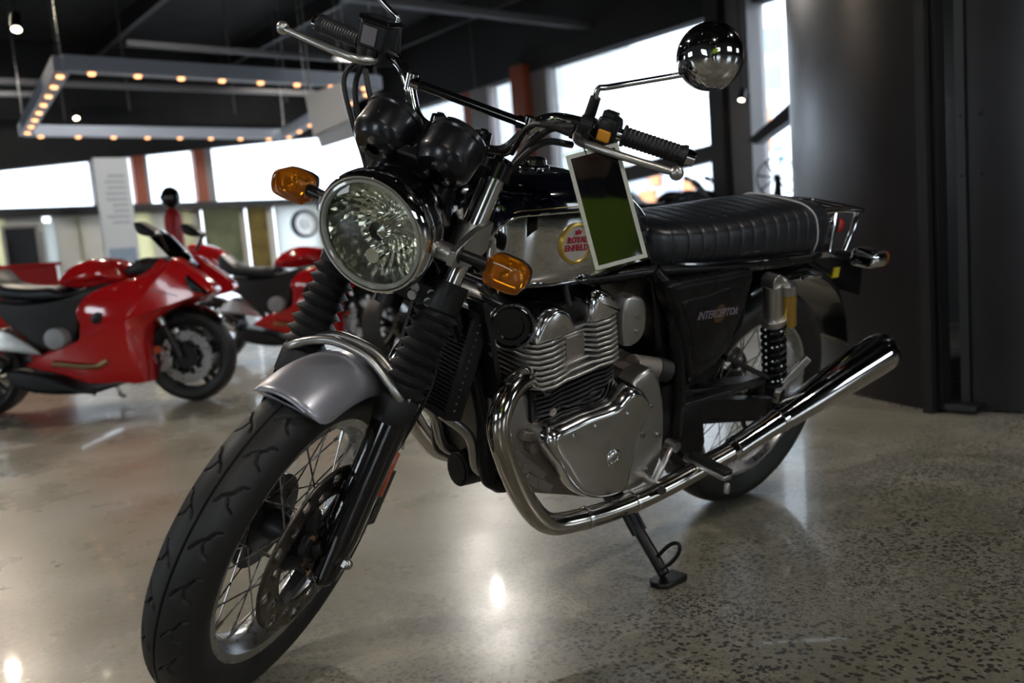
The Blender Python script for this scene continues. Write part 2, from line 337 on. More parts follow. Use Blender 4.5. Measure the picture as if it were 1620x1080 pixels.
# walls behind the photographer, each with a strip of windows
def wall_open(n,ax,c,lo,hi,ops,z0,z1):
    q=MB()
    def bx(a,b,za,zb):
        q.b2((c-.15,a,za),(c+.15,b,zb)) if ax=='x' else q.b2((a,c-.15,za),(b,c+.15,zb))
    bx(lo,hi,0,z0); bx(lo,hi,z1,CZ); e=lo
    for a,b in ops+[(hi,hi)]:
        if a>e: bx(e,a,z0,z1)
        e=b
    struct(n,q,'wall_mid',smooth=0)
wall_open('wall_back','x',XB,YW,YB,[(-12,-9),(-5,-2.5),(2,4)],1.3,2.9)
wall_open('wall_front','y',YB,XW,XB,[(-7,-5),(-1,1),(5,8)],1.3,2.9)
for i,(a,b) in enumerate([(-12,-9),(-5,-2.5),(2,4)]): pane(8+i,(XB-.01,a,1.3),(XB,b,2.9))
for i,(a,b) in enumerate([(-7,-5),(-1,1),(5,8)]): pane(11+i,(a,YB-.01,1.3),(b,YB,2.9))
# ---- buildings across the street
def facade(name,label,base,m,wins,mw,stripes=(),loc=(0,0,0)):
    t=thing(name,label,'building',loc)
    q=MB(); q.b2(*base); q.build('wall',m,t,smooth=0)
    for a,b in wins: q=MB(); q.b2(a,b); q.build('window',mw,t,smooth=0)
    for a,b in stripes: q=MB(); q.b2(a,b); q.build('wall_stripe','facade_orange',t,smooth=0)
    return t
XF=-24.0
def fr(P,e=.12,x=XF): return ((x,P[0][1],P[1][2]),(x+e,P[1][1],P[0][2]))
wl=[[(-24,-20.515,7.697),(-24,-19.786,6.855)],[(-24,-20.472,6.254),(-24,-19.727,5.61)],[(-24,-20.478,4.97),(-24,-19.71,4.202)],[(-24,-21.859,7.71),(-24,-21.406,7.258)]]
facade('apartment_building','pale rendered building with lavender windows seen through the large window behind the round mirror',((-34,-38,-.3),(XF,-15.6,16)),'facade_white',[fr(P) for P in wl],'facade_window',loc=(0,0,0))
wl=[[(-22,-14.632,6.657),(-22,-14.085,5.931)],[(-22,-14.603,5.489),(-22,-14.141,4.809)],[(-22,-14.547,3.064),(-22,-14.215,2.438)]]
sl=[[(-22,-14.819,7.006),(-22,-14.835,3.73)],[(-22,-14.758,4.302),(-22,-14.611,2.72)]]
facade('apartment_building','white building with blue green windows and orange bands, beside the dark drum',((-34,-15,-.3),(-22,20,16)),'facade_white',[fr(P,.12,-22.0) for P in wl],'facade_cyan',[fr(P,.1,-22.0) for P in sl])
sl=[[(-18,-16.122,2.506),(-18,-15.709,2.09)],[(-18,-14.824,2.127),(-18,-14.537,1.29)],[(-18,-16.549,1.964),(-18,-15.961,1.403)]]
wl=[[(-18,-16.879,2.666),(-18,-16.253,1.52)],[(-18,-15.629,2.488),(-18,-14.985,1.508)]]
facade('shop_front','low pale shop front with grey and orange panels seen below the window transom',((-20,-26,-.3),(-18,-13,2.7)),'facade_white',[fr(P,.1,-18.0) for P in wl],'facade_window',[fr(P,.15,-18.0) for P in sl])
wl=[[(-15.727,-40,4.786),(-16.494,-40,4.303)],[(-19.953,-40,5.461),(-21.246,-40,3.681)],[(-14.755,-40,5.26),(-14.99,-40,4.034)]]
t=thing('apartment_building','long pale building across the street behind the left hand windows','building')
q=MB(); q.b2((-60,-52,-.3),(30,-40,12)); q.build('wall','facade_white',t,smooth=0)
for P in wl: q=MB(); q.b2((P[0][0],-40.1,P[1][2]),(P[1][0],-39.9,P[0][2])); q.build('window','facade_window',t,smooth=0)
# ---- boards, posters and shelving below the sill of the left wall
def board(name,label,c,P,m,y=-16.9,frame=None,th=.05):
    x0,x1=sorted((P[0][0],P[1][0])); z1,z0=max(P[0][2],P[1][2]),min(P[0][2],P[1][2]); z0=max(z0,.05)
    cx_=(x0+x1)/2; q=MB(); q.b2((x0-cx_,-th/2,0),(x1-cx_,th/2,z1-z0))
    if frame:
        t=thing(name,label,c,(cx_,y,z0)); q.build('panel',m,t,smooth=0); f=MB()
        for a,b in(((x0-cx_-.05,0,-.05),(x0-cx_,.06,z1-z0+.05)),((x1-cx_,0,-.05),(x1-cx_+.05,.06,z1-z0+.05)),((x0-cx_,0,-.05),(x1-cx_,.06,0)),((x0-cx_,0,z1-z0),(x1-cx_,.06,z1-z0+.05))): f.b2(a,b)
        f.build('frame',frame,t,smooth=0); return t
    o=q.build(name,m,None,smooth=0); o.location=(cx_,y,z0); return tag(o,label,c)
board('wall_panel','cream panel at the left edge below the dark sill','panel',[(-0.63,-16.9,2.058),(-1.001,-16.9,0.489)],'cream_board')
board('display_screen','dark screen with a grey frame low on the left wall above the red counter','screen',[(-0.931,-16.8,1.76),(-1.437,-16.8,1.043)],'screen_dark',-16.75,'post_grey')
board('wall_panel','white panel right of the dark screen','panel',[(-1.602,-16.9,1.849),(-1.825,-16.9,1.015)],'film_white')
board('wall_panel','narrow cream panel beside the white column','panel',[(-2.23,-16.9,2.087),(-2.263,-16.9,0.359)],'cream_board')
board('wall_panel','wide cream panel between white column and red suit','panel',[(-3.165,-16.9,2.076),(-3.618,-16.9,0.219)],'cream_board')
board('wall_panel','pale cream panel right of the red suit','panel',[(-4.228,-16.9,2.036),(-4.434,-16.9,0.135)],'cream_board')
board('poster','wide blurry olive green poster below the sill','poster',[(-4.624,-16.8,1.987),(-5.405,-16.8,0.795)],'olive_board',-16.75)
board('poster','mottled brown poster left of the white board with a wheel','poster',[(-5.589,-16.8,1.977),(-6.024,-16.8,0.607)],'olive_tan',-16.75)
board('wall_board','large white board carrying a hung wheel','board',[(-6.247,-16.9,2.002),(-7.256,-16.9,-0.303)],'film_white',-16.8)
# display wheels
def wheel_parts(t,r,tw,mt,mr,spokes,y=0,hub=.18,rimw=.13):
    q=MB(); q.lathe([(r*.80,-tw*.8),(r*.93,-tw),(r*.99,-tw*.5),(r,0),(r*.99,tw*.5),(r*.93,tw),(r*.80,tw*.8)],(0,y,0),(0,1,0),40,closed=True); q.build('tyre',mt,t)
    q=MB(); q.lathe([(r*.80,-tw*.8),(r*.82,-tw*.8),(r*.82,tw*.8),(r*.80,tw*.8),(r*(.8-rimw),tw*.4),(r*(.8-rimw),-tw*.4)],(0,y,0),(0,1,0),40,closed=True); q.cyl((0,y-tw,0),(0,y+tw,0),r*hub)
    for k in range(spokes):
        a=2*PI*k/spokes; q.bar((r*.12*math.cos(a),y,r*.12*math.sin(a)),(r*(.84-rimw)*math.cos(a),y,r*(.84-rimw)*math.sin(a)),tw*.5,r*.07,(0,1,0))
    return q.build('rim',mr,t)
P=[(-6.846,-16.6,1.546)][0]; P2=[(-6.883,-16.6,1.869)][0]
t=thing('display_wheel','black tyre with white spoked rim hung on the white board','wheel',(P[0],P[1],P[2])); rr=(P2[2]-P[2])
wheel_parts(t,rr,.10,'tyre_rubber','wheel_white',8,hub=.3)
q=MB(); q.cyl((0,-.19,0),(0,-.05,0),.03,n=12); q.build('wall_bracket','steel',t)
# banner column and red counter
P=[(-1.667,-13,2.576),(-2.169,-13,2.575),(-1.959,-13,0.893)]
x0,x1=P[1][0],P[0][0]; t=thing('banner_stand','tall white printed banner standing behind the red sport bike','banner',((x0+x1)/2,-13,0)); hw=(x1-x0)/2
q=MB(); q.b2((-hw,-.05,.02),(hw,.05,P[0][2])); q.build('banner','white_board',t,smooth=0)
q=MB(); q.b2((-hw-.05,-.2,0),(hw+.05,.2,.05)); q.build('base','post_grey',t,smooth=0)
q=MB(); random.seed(3)
for k in range(9): z=P[0][2]-.3-k*.09; q.b2((-hw*.7,.05,z),(hw*random.uniform(.2,.75),.056,z+.035))
q.build('printed_lines','banner_text',t,smooth=0,kind='stuff')
q=MB(); q.b2((-hw*.8,.05,P[2][2]+.02),(hw*.8,.056,P[2][2]+.28)); q.build('printed_picture','banner_blue',t,smooth=0)
P=[(0.95,-6.5,0.939),(0.349,-6.5,0.907)]
t=thing('counter','red counter behind the nearest red sport bike','counter',(0,0,0)); q=MB(); x0,x1=sorted((P[0][0],P[1][0])); zt=(P[0][2]+P[1][2])/2
t.location=((x0+x1)/2,-6.9,0); hw=(x1-x0)/2
q.b2((-hw,-.35,.08),(hw,.35,zt-.03)); q.build('body','red_cloth',t,smooth=0,bevel=.01)
q=MB(); q.b2((-hw-.03,-.38,zt-.03),(hw+.03,.38,zt)); q.build('top','red_paint',t,smooth=0,bevel=.006)
q=MB(); q.b2((-hw+.05,-.3,0),(hw-.05,.3,.08)); q.build('plinth','black_satin',t,smooth=0)
# mannequin in red riding suit with helmet
P=[(-1.464,-9,1.493),(-1.48,-9,1.626),(-1.404,-9,0.822)]
t=thing('mannequin','mannequin torso in a red riding suit with a black and red helmet','mannequin',(P[0][0],-9,0))
zh=P[1][2]; 
q=MB(); q.rings([[(sx_*math.cos(a),sy_*math.sin(a)*.7,z) for a in [2*PI*k/18 for k in range(18)]] for sx_,sy_,z in((.14,.14,zh-.85),(.17,.17,zh-.72),(.15,.16,zh-.5),(.17,.18,zh-.33),(.19,.17,zh-.22),(.13,.12,zh-.16),(.06,.07,zh-.13))]); 
for s_ in(-1,1): q.tube([(s_*.17,0,zh-.23),(s_*.21,.02,zh-.4),(s_*.19,.06,zh-.6)],.05,10)
q.build('riding_suit','red_cloth',t)
q=MB(); q.ball((0,0,zh),.13,18,sc=(.9,1.05,1)); q.build('helmet','black_gloss',t)
q=MB(); q.ball((0,.055,zh),.105,16,sc=(.9,.9,.55)); q.build('visor','screen_dark',t); t.rotation_euler=(0,0,R(-105)); t.scale=(.85,.85,1)
q=MB(); q.cyl((0,0,.02),(0,0,zh-.82),.025); q.cyl((0,0,0),(0,0,.03),.2); q.build('stand','steel',t)
# ---- dark drum with doorway on the right
def arc(c,r,a0,a1,n): return [(c[0]+r*math.cos(R(a0+(a1-a0)*k/n)),c[1]+r*math.sin(R(a0+(a1-a0)*k/n))) for k in range(n+1)]
def shell(q,c,r,th,a0,a1,z0,z1,n=40,mi=0):
    o=arc(c,r,a0,a1,n); i=arc(c,r-th,a0,a1,n)[::-1]; q.rings([[(x,y,z) for x,y in o+i] for z in(z0,z1)],True,mi)
C1=(-3.0,.42); R1=1.75
t=thing('display_drum','tall dark metal drum wall left of the doorway, behind the seat','drum',(C1[0],C1[1],0))
q=MB(); shell(q,(0,0),R1,.06,-220,-14.8,0.012,CZ-.01,110); q.build('curved_panel','dark_metal',t)
q=MB(); shell(q,(0,0),R1-.065,.02,-220,-15,0.013,CZ-.02,100); q.build('gap_shade_liner','gap_shade_black',t)  # added black sheet, stands in for deep shade seen through the doorway gap
q=MB(); shell(q,(0,0),R1+.012,.09,-14.8,-13.4,0.0,CZ-.01,4); q.build('door_jamb','black_satin',t)
q=MB(); shell(q,(0,0),R1-.02,.05,-13.35,-12.7,0.012,CZ-.01,3); q.build('door_edge','dark_metal',t)
q=MB(); shell(q,(0,0),R1-.01,.03,-120,-14.8,0,.012,70); q.build('floor_strip','steel',t)
P=[(-1.283,0.005,0),(-1.366,0.083,0),(-2.377,-0.364,0),(-2.45,-0.504,0)]
C2=(-3.1,-.1)
t=thing('display_drum','dark drum wall right of the doorway at the right edge of the picture','drum',(C2[0],C2[1],0))
q=MB(); shell(q,(0,0),1.72,.06,7.1,60,0.012,CZ-.01,40); q.build('curved_panel','dark_metal',t)
q=MB(); shell(q,(0,0),1.735,.10,6.0,7.05,0.0,CZ-.01,3); q.build('door_jamb','black_satin',t)
q=MB()
for z in(.9,1.12): 
    for a in(6.5,8.6): q.cyl((1.70*math.cos(R(a)),1.70*math.sin(R(a)),z),(1.742*math.cos(R(a)),1.742*math.sin(R(a)),z),.006,n=10)
q.build('screws','black_satin',t,kind='stuff')
q=MB(); q.b2((1.66,.13,0.012),(1.78,.26,.04)); q.build('floor_stop','black_satin',t,bevel=.005)
q=MB(); q.b2((-.85,-.50,0),(.50,.18,.012)); t2=thing('checker_plate','dark checker plate on the doorway floor','plate',(-2.0,.05,0))
q.build('plate','checker_steel',t2,smooth=0)
q=MB()
for i in range(26):
    for j in range(13):
        x=-.82+i*.05; y=-.47+j*.05; a=R(45) if (i+j)%2 else R(-45); q.bar((x-.014*math.cos(a),y-.014*math.sin(a),.0135),(x+.014*math.cos(a),y+.014*math.sin(a),.0135),.006,.003)
q.build('raised_bars','checker_steel',t2,smooth=0,kind='stuff')
# ---- ceiling services
TR=[(-0.36,-8.437,3),(-4.137,-8.6,3),(-4.953,-13.085,3),(-0.811,-13.172,3)]
A,B_,C_,D_=[V(p) for p in TR]
B_.y=A.y=(A.y+B_.y)/2; C_.y=D_.y=(C_.y+D_.y)/2
t=thing('light_truss','hanging rectangular grey frame set with small warm downlights','light',tuple((A+B_+C_+D_)/4)); oc=(A+B_+C_+D_)/4
for p0,p1 in((A,B_),(B_,C_),(C_,D_),(D_,A)):
    d=(p1-p0).normalized()*.07; q=MB(); q.bar(p0-oc+d*0,p1-oc,.16,.16); q.build('beam','truss_grey',t,smooth=0)
lm=None
for p0,p1,n in((A,B_,8),(B_,C_,7),(C_,D_,8),(D_,A,8)):
    for k in range(n):
        c=p0.lerp(p1,(k+.6)/n)-oc+V((0,0,-.085))
        if lm is None:
            q=MB(); q.cyl((0,0,-.02),(0,0,.01),.034,.042,n=16); lm=q.build('lamp','warm_lamp',t); lm.location=c
        else:
            o=lm.copy(); sc.collection.objects.link(o); o.location=c; o.parent=t
q=MB()
for p0 in (A,B_,C_,D_): q.cyl(p0-oc,(p0.x-oc.x,p0.y-oc.y,CZ-oc.z),.006,n=6)
q.build('hanging_wires','steel',t,kind='stuff')
def beam(name,label,p0,p1,wd,h,m='pipe_grey',c='beam'):
    p0,p1=V(p0),V(p1); o=(p0+p1)/2; q=MB(); q.bar(p0-o,p1-o,wd,h); b=q.build(name,m,None,smooth=0); b.location=o; return tag(b,label,c)
P=[(-0.321,-14.639,4),(-7.739,-14.361,4)]; beam('ceiling_beam','long grey beam crossing behind the light frame',P[0],P[1],.09,.09)
P=[(-2.196,-12.351,4.2),(-6.049,-12.334,4.2)]; beam('ceiling_pipe','short grey pipe above the light frame',P[0],P[1],.08,.08,c='pipe')
P=[(-4.188,-9.294,4.3),(-8.907,-9.228,4.3)]; beam('ceiling_beam','pale grey beam near the top centre',P[0],P[1],.16,.1,'pipe_grey')
P=[(-0.308,-13.602,3.6),(-1.086,-13.47,3.6)]; beam('ceiling_pipe','short grey pipe at the left edge',P[0],P[1],.07,.07,c='pipe')
P=[(-2.052,-20.841,3.4),(-1.993,-17.332,3.4)]; beam('ceiling_brace','diagonal grey brace near the left windows',P[0],P[1],.06,.06,c='brace')
for k in range(6):
    x=-8+k*2.6; o=beam('roof_joist','dark roof joist under the ceiling',(x,YW,CZ-.2),(x,YB,CZ-.2),.1,.3,'frame_dark'); o['group']='dark roof joists'; o['label']='dark roof joist under the ceiling, '+('nearest the large window','second from the large window','third from the large window','fourth from the large window','over the roadster','farthest from the large window')[k]
WR=[(-1.586,-14.015,4.6),(-2.287,-12.918,4.6),(-3.999,-12.922,4.6),(-4.383,-11.71,4.6),(-5.186,-10.995,4.6),(-8.18,-11.651,4.6),(-9.129,-10.325,4.6)]
for k,p in enumerate(WR):
    q=MB(); q.cyl((0,0,0),(0,0,CZ-3.3),.008,n=6); o=q.build('hanging_rod','pipe_grey',None); o.location=(p[0],p[1],3.3); tag(o,'thin grey rod hanging from the black ceiling, '+('leftmost, beside the top left track light','second from the left','third from the left','fourth, left of the brake lever','above the brake lever','above the cross brace','rightmost, above the large window')[k],'rod','thin hanging rods')
for k,(cs,lb) in enumerate([([(-2.268,-6.861,2.447),(-2.57,-6.634,2.548),(-2.581,-6.57,2.171),(-2.278,-6.791,2.03)],'white hanging panel left of the gauges, upper one'),([(-2.483,-7.167,2.194),(-2.814,-6.916,2.291),(-2.853,-6.852,2.066),(-2.512,-7.11,1.97)],'white hanging panel left of the gauges, lower one')]):
    c=sum((V(p) for p in cs),V())/4; n_=(V(cs[1])-V(cs[0])).cross(V(cs[3])-V(cs[0])).normalized()*.04
    t=thing('hanging_sign',lb,'sign',c); q=MB(); q.rings([[V(p)-c+n_*s_ for p in cs] for s_ in(-1,1)]); q.build('panel','white_board',t,smooth=0)
    for p in cs[:2]: q=MB(); q.cyl(V(p)-c,(p[0]-c.x,p[1]-c.y,CZ-c.z),.006,n=6); q.build('wire','steel',t)
# spot lights on tracks
def spot(loc,aim,label,pw=90,col=(1,.86,.68),ang=75,real=True,rad=.05):
    t=thing('track_light',label,'light',loc,group=None); d=(V(aim)-V(loc)).normalized()
    q=MB(); q.cyl(-d*.16,d*.0,.045,.055,n=18,cap=True); q.build('housing','black_satin',t)
    q=MB(); q.cyl(d*.001,d*.006,.038,n=18); q.build('lamp','spot_lamp',t)
    q=MB(); q.cyl(-d*.08,(-d.x*.08,-d.y*.08,max(.2,CZ-loc[2]) if abs(loc[2]-3.2)>1e-4 else .2),.012,n=8); q.build('arm','black_satin',t)
    if real:
        l=bpy.data.lights.new('spot','SPOT'); l.energy=pw; l.color=col; l.spot_size=R(ang); l.spot_blend=.6; l.shadow_soft_size=rad
        o=bpy.data.objects.new('spot_bulb',l); sc.collection.objects.link(o); o.parent=t; o.location=d*.02; o.rotation_euler=d.to_track_quat('-Z','Y').to_euler()
    return t
P=[(0.304,-7.06,2.951)][0]; spot(P,(P[0]+.6,P[1]+1.4,0),'black track light with bright lamp at the top left',60)
P=[(-1.547,-12.833,3)][0]; P=(P[0],C_.y,3.2); spot(P,(P[0],P[1]+2,0),'small bright track light above the far side of the light frame',40,real=False)
P=[(-8.5,-5.971,2.498)][0]; spot(P,(P[0]+1,P[1],0),'small track light on the dark window post',40,real=False)
P=[(-5.109,-8.116,4.2)][0]; spot(P,(-.2,-1.2,0),'track light over the hall whose glint lies on the floor',300,(1,.93,.85),60,rad=.025)
P=[(0.614,-11.039,4.2)][0]; spot(P,(.4,-3.4,.4),'track light above the nearest red sport bike',160,(1,.84,.66),70)
SP=[((3.2,-2.6,4.4),(.7,-.3,.3),286,(1,.92,.82)),((-1.6,3.6,4.4),(.3,.2,.5),221,(1,.93,.86)),((3.6,4.2,4.4),(1.2,.4,.2),195,(1,.9,.78)),
 ((.6,-6.2,4.4),(.5,-3.8,.5),260,(1,.88,.72)),((-2.2,-6.4,4.4),(-1.6,-4.8,.5),208,(1,.88,.72)),((-5.5,-2,4.4),(-1.5,-.5,.2),156,(1,.93,.86))]
SP+=[((-3.2,-4.2,4.6),(-4.6,-6.4,3.2),150,(1,.98,.95)),((-2.5,-8.2,4.4),(-2.9,-13,1.6),420,(1,.97,.92)),((-6.2,-11.5,4.4),(-6.0,-17,1.0),500,(1,.95,.86)),((.5,-12,4.4),(-.5,-17,1.0),420,(1,.95,.86))]  # unseen spots added to brighten the hanging signs, banner and left wall
for l_,a_,p_,c_ in SP: spot(l_,a_,'unseen track light above the show floor, put in for its light',p_,c_,80)['group']='track lights above the show floor'
for k in range(12):
    x=-5+3.3*(k%4); y=-5.2+4.0*(k//4); tt=spot((x+1.1,y+1.7,4.6),(x,y,0),'unseen track light above the show floor, put in for its light',0,real=False); tt['group']='track lights above the show floor'  # glowing discs out of view, added only to sparkle in chrome and paint
# ================= SPORT BIKES =================
def sport_bike(label,paint,group=None):
    t=thing('sport_motorcycle',label,'motorcycle',(0,0,0),group=group); LW=1.27000; r=.272
    for x,tw in((LW,.055),(0,.085)):
        h=MB(); h.lathe([(r*.76,-tw*.75),(r*.86,-tw),(r*.95,-tw*.8),(r,0),(r*.95,tw*.8),(r*.86,tw),(r*.76,tw*.75)],(x,0,r),(0,1,0),48,closed=True); h.build('tyre','tyre_rubber',t)
        h=MB(); h.lathe([(r*.76,-tw*.75),(r*.78,-tw*.75),(r*.78,tw*.75),(r*.76,tw*.75),(r*.68,tw*.5),(r*.68,-tw*.5)],(x,0,r),(0,1,0),40,closed=True); h.cyl((x,-.08,r),(x,.08,r),.04)
        for k in range(5):
            a=2*PI*k/5+.3
            for da in(-.16,.16): h.bar((x+.035*math.cos(a),0,r+.035*math.sin(a)),(x+r*.7*math.cos(a+da),0,r+r*.7*math.sin(a+da)),.03,.022,(0,1,0))
        h.build('rim','black_satin',t)
        for s_ in(-1,1):
            if x==0 and s_>0: continue
            rd=.155 if x else .10; h=MB()
            h.lathe([(rd*.62,-.003),(rd,-.003),(rd,.003),(rd*.62,.003)],(x,s_*.07,r),(0,1,0),40,closed=True); d=h.build('brake_disc','steel',t)
            h=MB()
            for k in range(10): a=2*PI*k/10; h.cyl((x+rd*.62*math.cos(a),s_*.064,r+rd*.62*math.sin(a)),(x+rd*.62*math.cos(a),s_*.078,r+rd*.62*math.sin(a)),.012,n=8)
            h.cyl((x,s_*.066,r),(x,s_*.074,r),rd*.45); h.build('disc_carrier','black_satin',d)
    for s_ in(-1,1):
        f=MB(); f.cyl((LW-.02,s_*.095,r),(LW-.10,s_*.095,r+.20),.022); f.build('fork_slider','black_satin',t)
        f=MB(); f.cyl((LW-.10,s_*.095,r+.20),(LW-.19,s_*.095,r+.46),.024); f.build('fork_tube','polished_alu',t)
        f=MB(); f.box((LW-.11,s_*.085,r-.03),(.06,.05,.10),M.Rotation(R(20),3,'Y')); f.build('caliper','steel',t,bevel=.008)
        f=MB(); f.cyl((LW-.14,s_*.12,r+.06),(LW-.14,s_*.135,r+.06),.022,n=16); f.build('reflector','orange_reflector',t)
    f=MB(); n=24; f.rings([[(LW+(r+.03-.03*(1-math.cos(u)))*math.cos(a),.075*math.sin(u),r+(r+.03-.03*(1-math.cos(u)))*math.sin(a)) for u in [R(-80+160*k/10) for k in range(11)]] for a in [R(40+110*i/n) for i in range(n+1)]],cap=False); f.build('front_mudguard','black_gloss',t,solid=.004)
    side=[(1.314,-0.23,0.853),(1.385,-0.23,0.799),(1.455,-0.23,0.745),(1.516,-0.23,0.685),(1.533,-0.23,0.64),(1.468,-0.23,0.617),(1.381,-0.23,0.602),(1.277,-0.23,0.565),(1.178,-0.23,0.517),(1.121,-0.23,0.458),(1.097,-0.23,0.369),(1.095,-0.23,0.157),(0.923,-0.23,0.162),(0.749,-0.23,0.165),(0.599,-0.23,0.228),(0.39,-0.23,0.296),(0.472,-0.23,0.358),(0.572,-0.23,0.394),(0.696,-0.23,0.399),(0.728,-0.23,0.523),(0.716,-0.23,0.594),(0.778,-0.23,0.673),(0.884,-0.23,0.718),(1.031,-0.23,0.751),(1.219,-0.23,0.778)]
    tank=[(0.568,-0.12,0.746),(0.598,-0.12,0.808),(0.669,-0.12,0.856),(0.768,-0.12,0.882),(0.876,-0.12,0.876),(0.946,-0.12,0.851),(0.975,-0.12,0.799),(0.99,-0.12,0.749),(0.855,-0.12,0.724),(0.707,-0.12,0.714)]
    seat=[(0.158,-0.1,0.87),(0.235,-0.1,0.792),(0.319,-0.1,0.76),(0.45,-0.1,0.744),(0.553,-0.1,0.742),(0.64,-0.1,0.682),(0.569,-0.1,0.649),(0.393,-0.1,0.662),(0.249,-0.1,0.691),(0.14,-0.1,0.756)]
    tail=[(-0.078,-0.1,0.974),(0.106,-0.1,0.917),(0.183,-0.1,0.839),(0.228,-0.1,0.75),(0.19,-0.1,0.695),(0.047,-0.1,0.735),(-0.104,-0.1,0.905)]
    dark=[(0.245,-0.16,0.695),(0.403,-0.16,0.676),(0.58,-0.16,0.684),(0.699,-0.16,0.703),(0.893,-0.16,0.737),(0.945,-0.16,0.698),(0.761,-0.16,0.627),(0.717,-0.16,0.517),(0.653,-0.16,0.379),(0.479,-0.16,0.392),(0.321,-0.16,0.518),(0.246,-0.16,0.61)]
    belly=[(0.286,-0.16,0.29),(0.487,-0.16,0.247),(0.666,-0.16,0.161),(0.766,-0.16,0.14),(0.792,-0.16,0.116),(0.542,-0.16,0.119),(0.341,-0.16,0.159),(0.261,-0.16,0.22)]
    nosein=[(1.401,-0.2,0.748),(1.483,-0.2,0.666),(1.514,-0.2,0.635),(1.431,-0.2,0.649),(1.394,-0.2,0.693)]
    for s_ in(-1,1):
        f=MB(); f.pillow(side,s_*.10,s_*.225,.022,4,sm=2,ry=.06,dome=.045); p_=f.build('fairing',paint,t)
        f=MB(); f.pillow(sgn(-s_,nosein),s_*.2,s_*.252,.012,2,sm=2); f.build('headlight_recess','black_gloss',p_)
    f=MB(); f.pillow([(1.211,0,0.856),(1.285,0,0.799),(1.345,0,0.744),(1.384,0,0.683),(1.398,0,0.636),(1.343,0,0.614),(1.252,0,0.598),(1.144,0,0.571),(0.988,0,0.627),(0.942,0,0.732),(1.066,0,0.766),(1.145,0,0.803)],-.13,.13,.02,3,sm=2,both=True); f.build('nose_cowl',paint,t)
    f=MB(); f.pillow(tank,-.11,.11,.035,5,both=True,ry=.06,dome=.035); f.build('fuel_tank',paint,t)
    f=MB(); f.pillow(seat,-.14,.14,.04,4,both=True); f.build('seat','seat_vinyl',t)
    f=MB(); f.pillow(tail,-.10,.10,.03,4,both=True,dome=.01); f.build('tail_cowl',paint,t)
    f=MB(); f.pillow(dark,-.20,.20,.03,3,both=True); f.build('engine_frame','black_cast',t)
    f=MB(); f.pillow(belly,-.22,.22,.03,3,both=True); f.build('belly_pan','black_satin',t)
    c=[(0.61,-0.24,0.449)][0]; f=MB(); f.lathe([(.001,-.274),(.052,-.274),(.058,-.272),(.061,-.268),(.061,-.18)],(c[0],0,c[2]),(0,1,0),32); f.build('clutch_cover','cover_grey',t)
    sw=[(0.247,-0.18,0.526),(0.329,-0.18,0.491),(0.447,-0.18,0.396),(0.463,-0.18,0.352),(0.313,-0.18,0.385),(0.113,-0.18,0.421),(0.148,-0.18,0.462)]; f=MB()
    for s_ in(-1,1): f.pillow(sgn(-s_,sw),s_*.10,s_*.19,.02,3)
    f.build('swingarm','satin_alu',t)
    sub=[(0.112,-0.17,0.649),(0.264,-0.17,0.68),(0.32,-0.17,0.662),(0.299,-0.17,0.621),(0.375,-0.17,0.544),(0.439,-0.17,0.482),(0.391,-0.17,0.457),(0.302,-0.17,0.549),(0.22,-0.17,0.584),(0.076,-0.17,0.609)]; f=MB(); f.pillow(sub,-.19,-.15,.012,2,sm=1); f.build('frame_plate',paint,t)
    e=[(0.134,-0.2,0.379),(0.269,-0.2,0.298)]; f=MB(); f.cyl((e[0][0],-.2,e[0][2]),(e[1][0],-.2,e[1][2]),.055,.06); f.build('silencer','polished_alu',t)
    e=[(0.576,-0.25,0.308),(0.805,-0.25,0.277),(0.895,-0.25,0.302)]; f=MB(); f.tube([(p[0],-.25,p[2]) for p in e],.017,10); f.build('exhaust_pipe','bronze_pipe',t)
    ws=[(1.17,0,1.019),(1.226,0,0.976),(1.382,0,0.782),(1.341,0,0.776),(1.233,0,0.854)]; f=MB()
    f.rings([[(p[0]-(abs(y)/.14)**2*.05,y,p[2]-.0*abs(y)) for y in[-.14+.28*k/10 for k in range(11)]] for p in(ws[2],((V(ws[1])+V(ws[2]))/2),ws[1],ws[0])],cap=False); f.build('windscreen','smoke_glass',t,solid=.006)
    m_=[(1.191,-0.3,1.033),(1.239,-0.3,0.995),(1.306,-0.3,0.979)]; f=MB(); f.pillow([(1.185,-0.3,1.053),(1.219,-0.3,1.057),(1.258,-0.3,1.034),(1.296,-0.3,1.004),(1.306,-0.3,0.976),(1.25,-0.3,0.974),(1.198,-0.3,0.998)],-.35,-.25,.02,3,both=True); f.build('mirror','black_satin',t)
    f=MB(); f.pillow([(p[0],-p[1],p[2]) for p in [(1.185,-0.3,1.053),(1.219,-0.3,1.057),(1.258,-0.3,1.034),(1.296,-0.3,1.004),(1.306,-0.3,0.976),(1.25,-0.3,0.974),(1.198,-0.3,0.998)]],.25,.35,.02,3,both=True); f.build('mirror','black_satin',t)
    for s_ in(-1,1): f=MB(); f.tube(sgn(-s_,[m_[2],[(1.292,-0.2,0.895)][0]]),.01,8,1); f.build('mirror_stem','black_satin',t)
    f=MB(); hb_=[[(1.162,-0.3,0.839)][0],[(1.172,-0.2,0.849)][0],[(1.136,0,0.847)][0]]; f.tube(hb_+[(p[0],-p[1],p[2]) for p in hb_[1::-1]],.016,10,2); f.build('handlebar','black_satin',t)
    f=MB(); f.pillow([(0.98,-0.12,0.785),(1.046,-0.12,0.843),(1.136,-0.12,0.864),(1.248,-0.12,0.841),(1.254,-0.12,0.77),(1.123,-0.12,0.767)],-.12,.12,.02,3,both=True); f.build('instrument_panel','black_satin',t)
    f=MB(); d=[(0.731,-0.2,0.149),(0.754,-0.2,0.054),(0.789,-0.2,0.044)]; f.tube([(p[0],.1,max(p[2],.012)) for p in d],.01,8,2); f.build('side_stand','steel',t)
    lg=[(1.202,-0.25,0.681),(1.338,-0.25,0.638)];
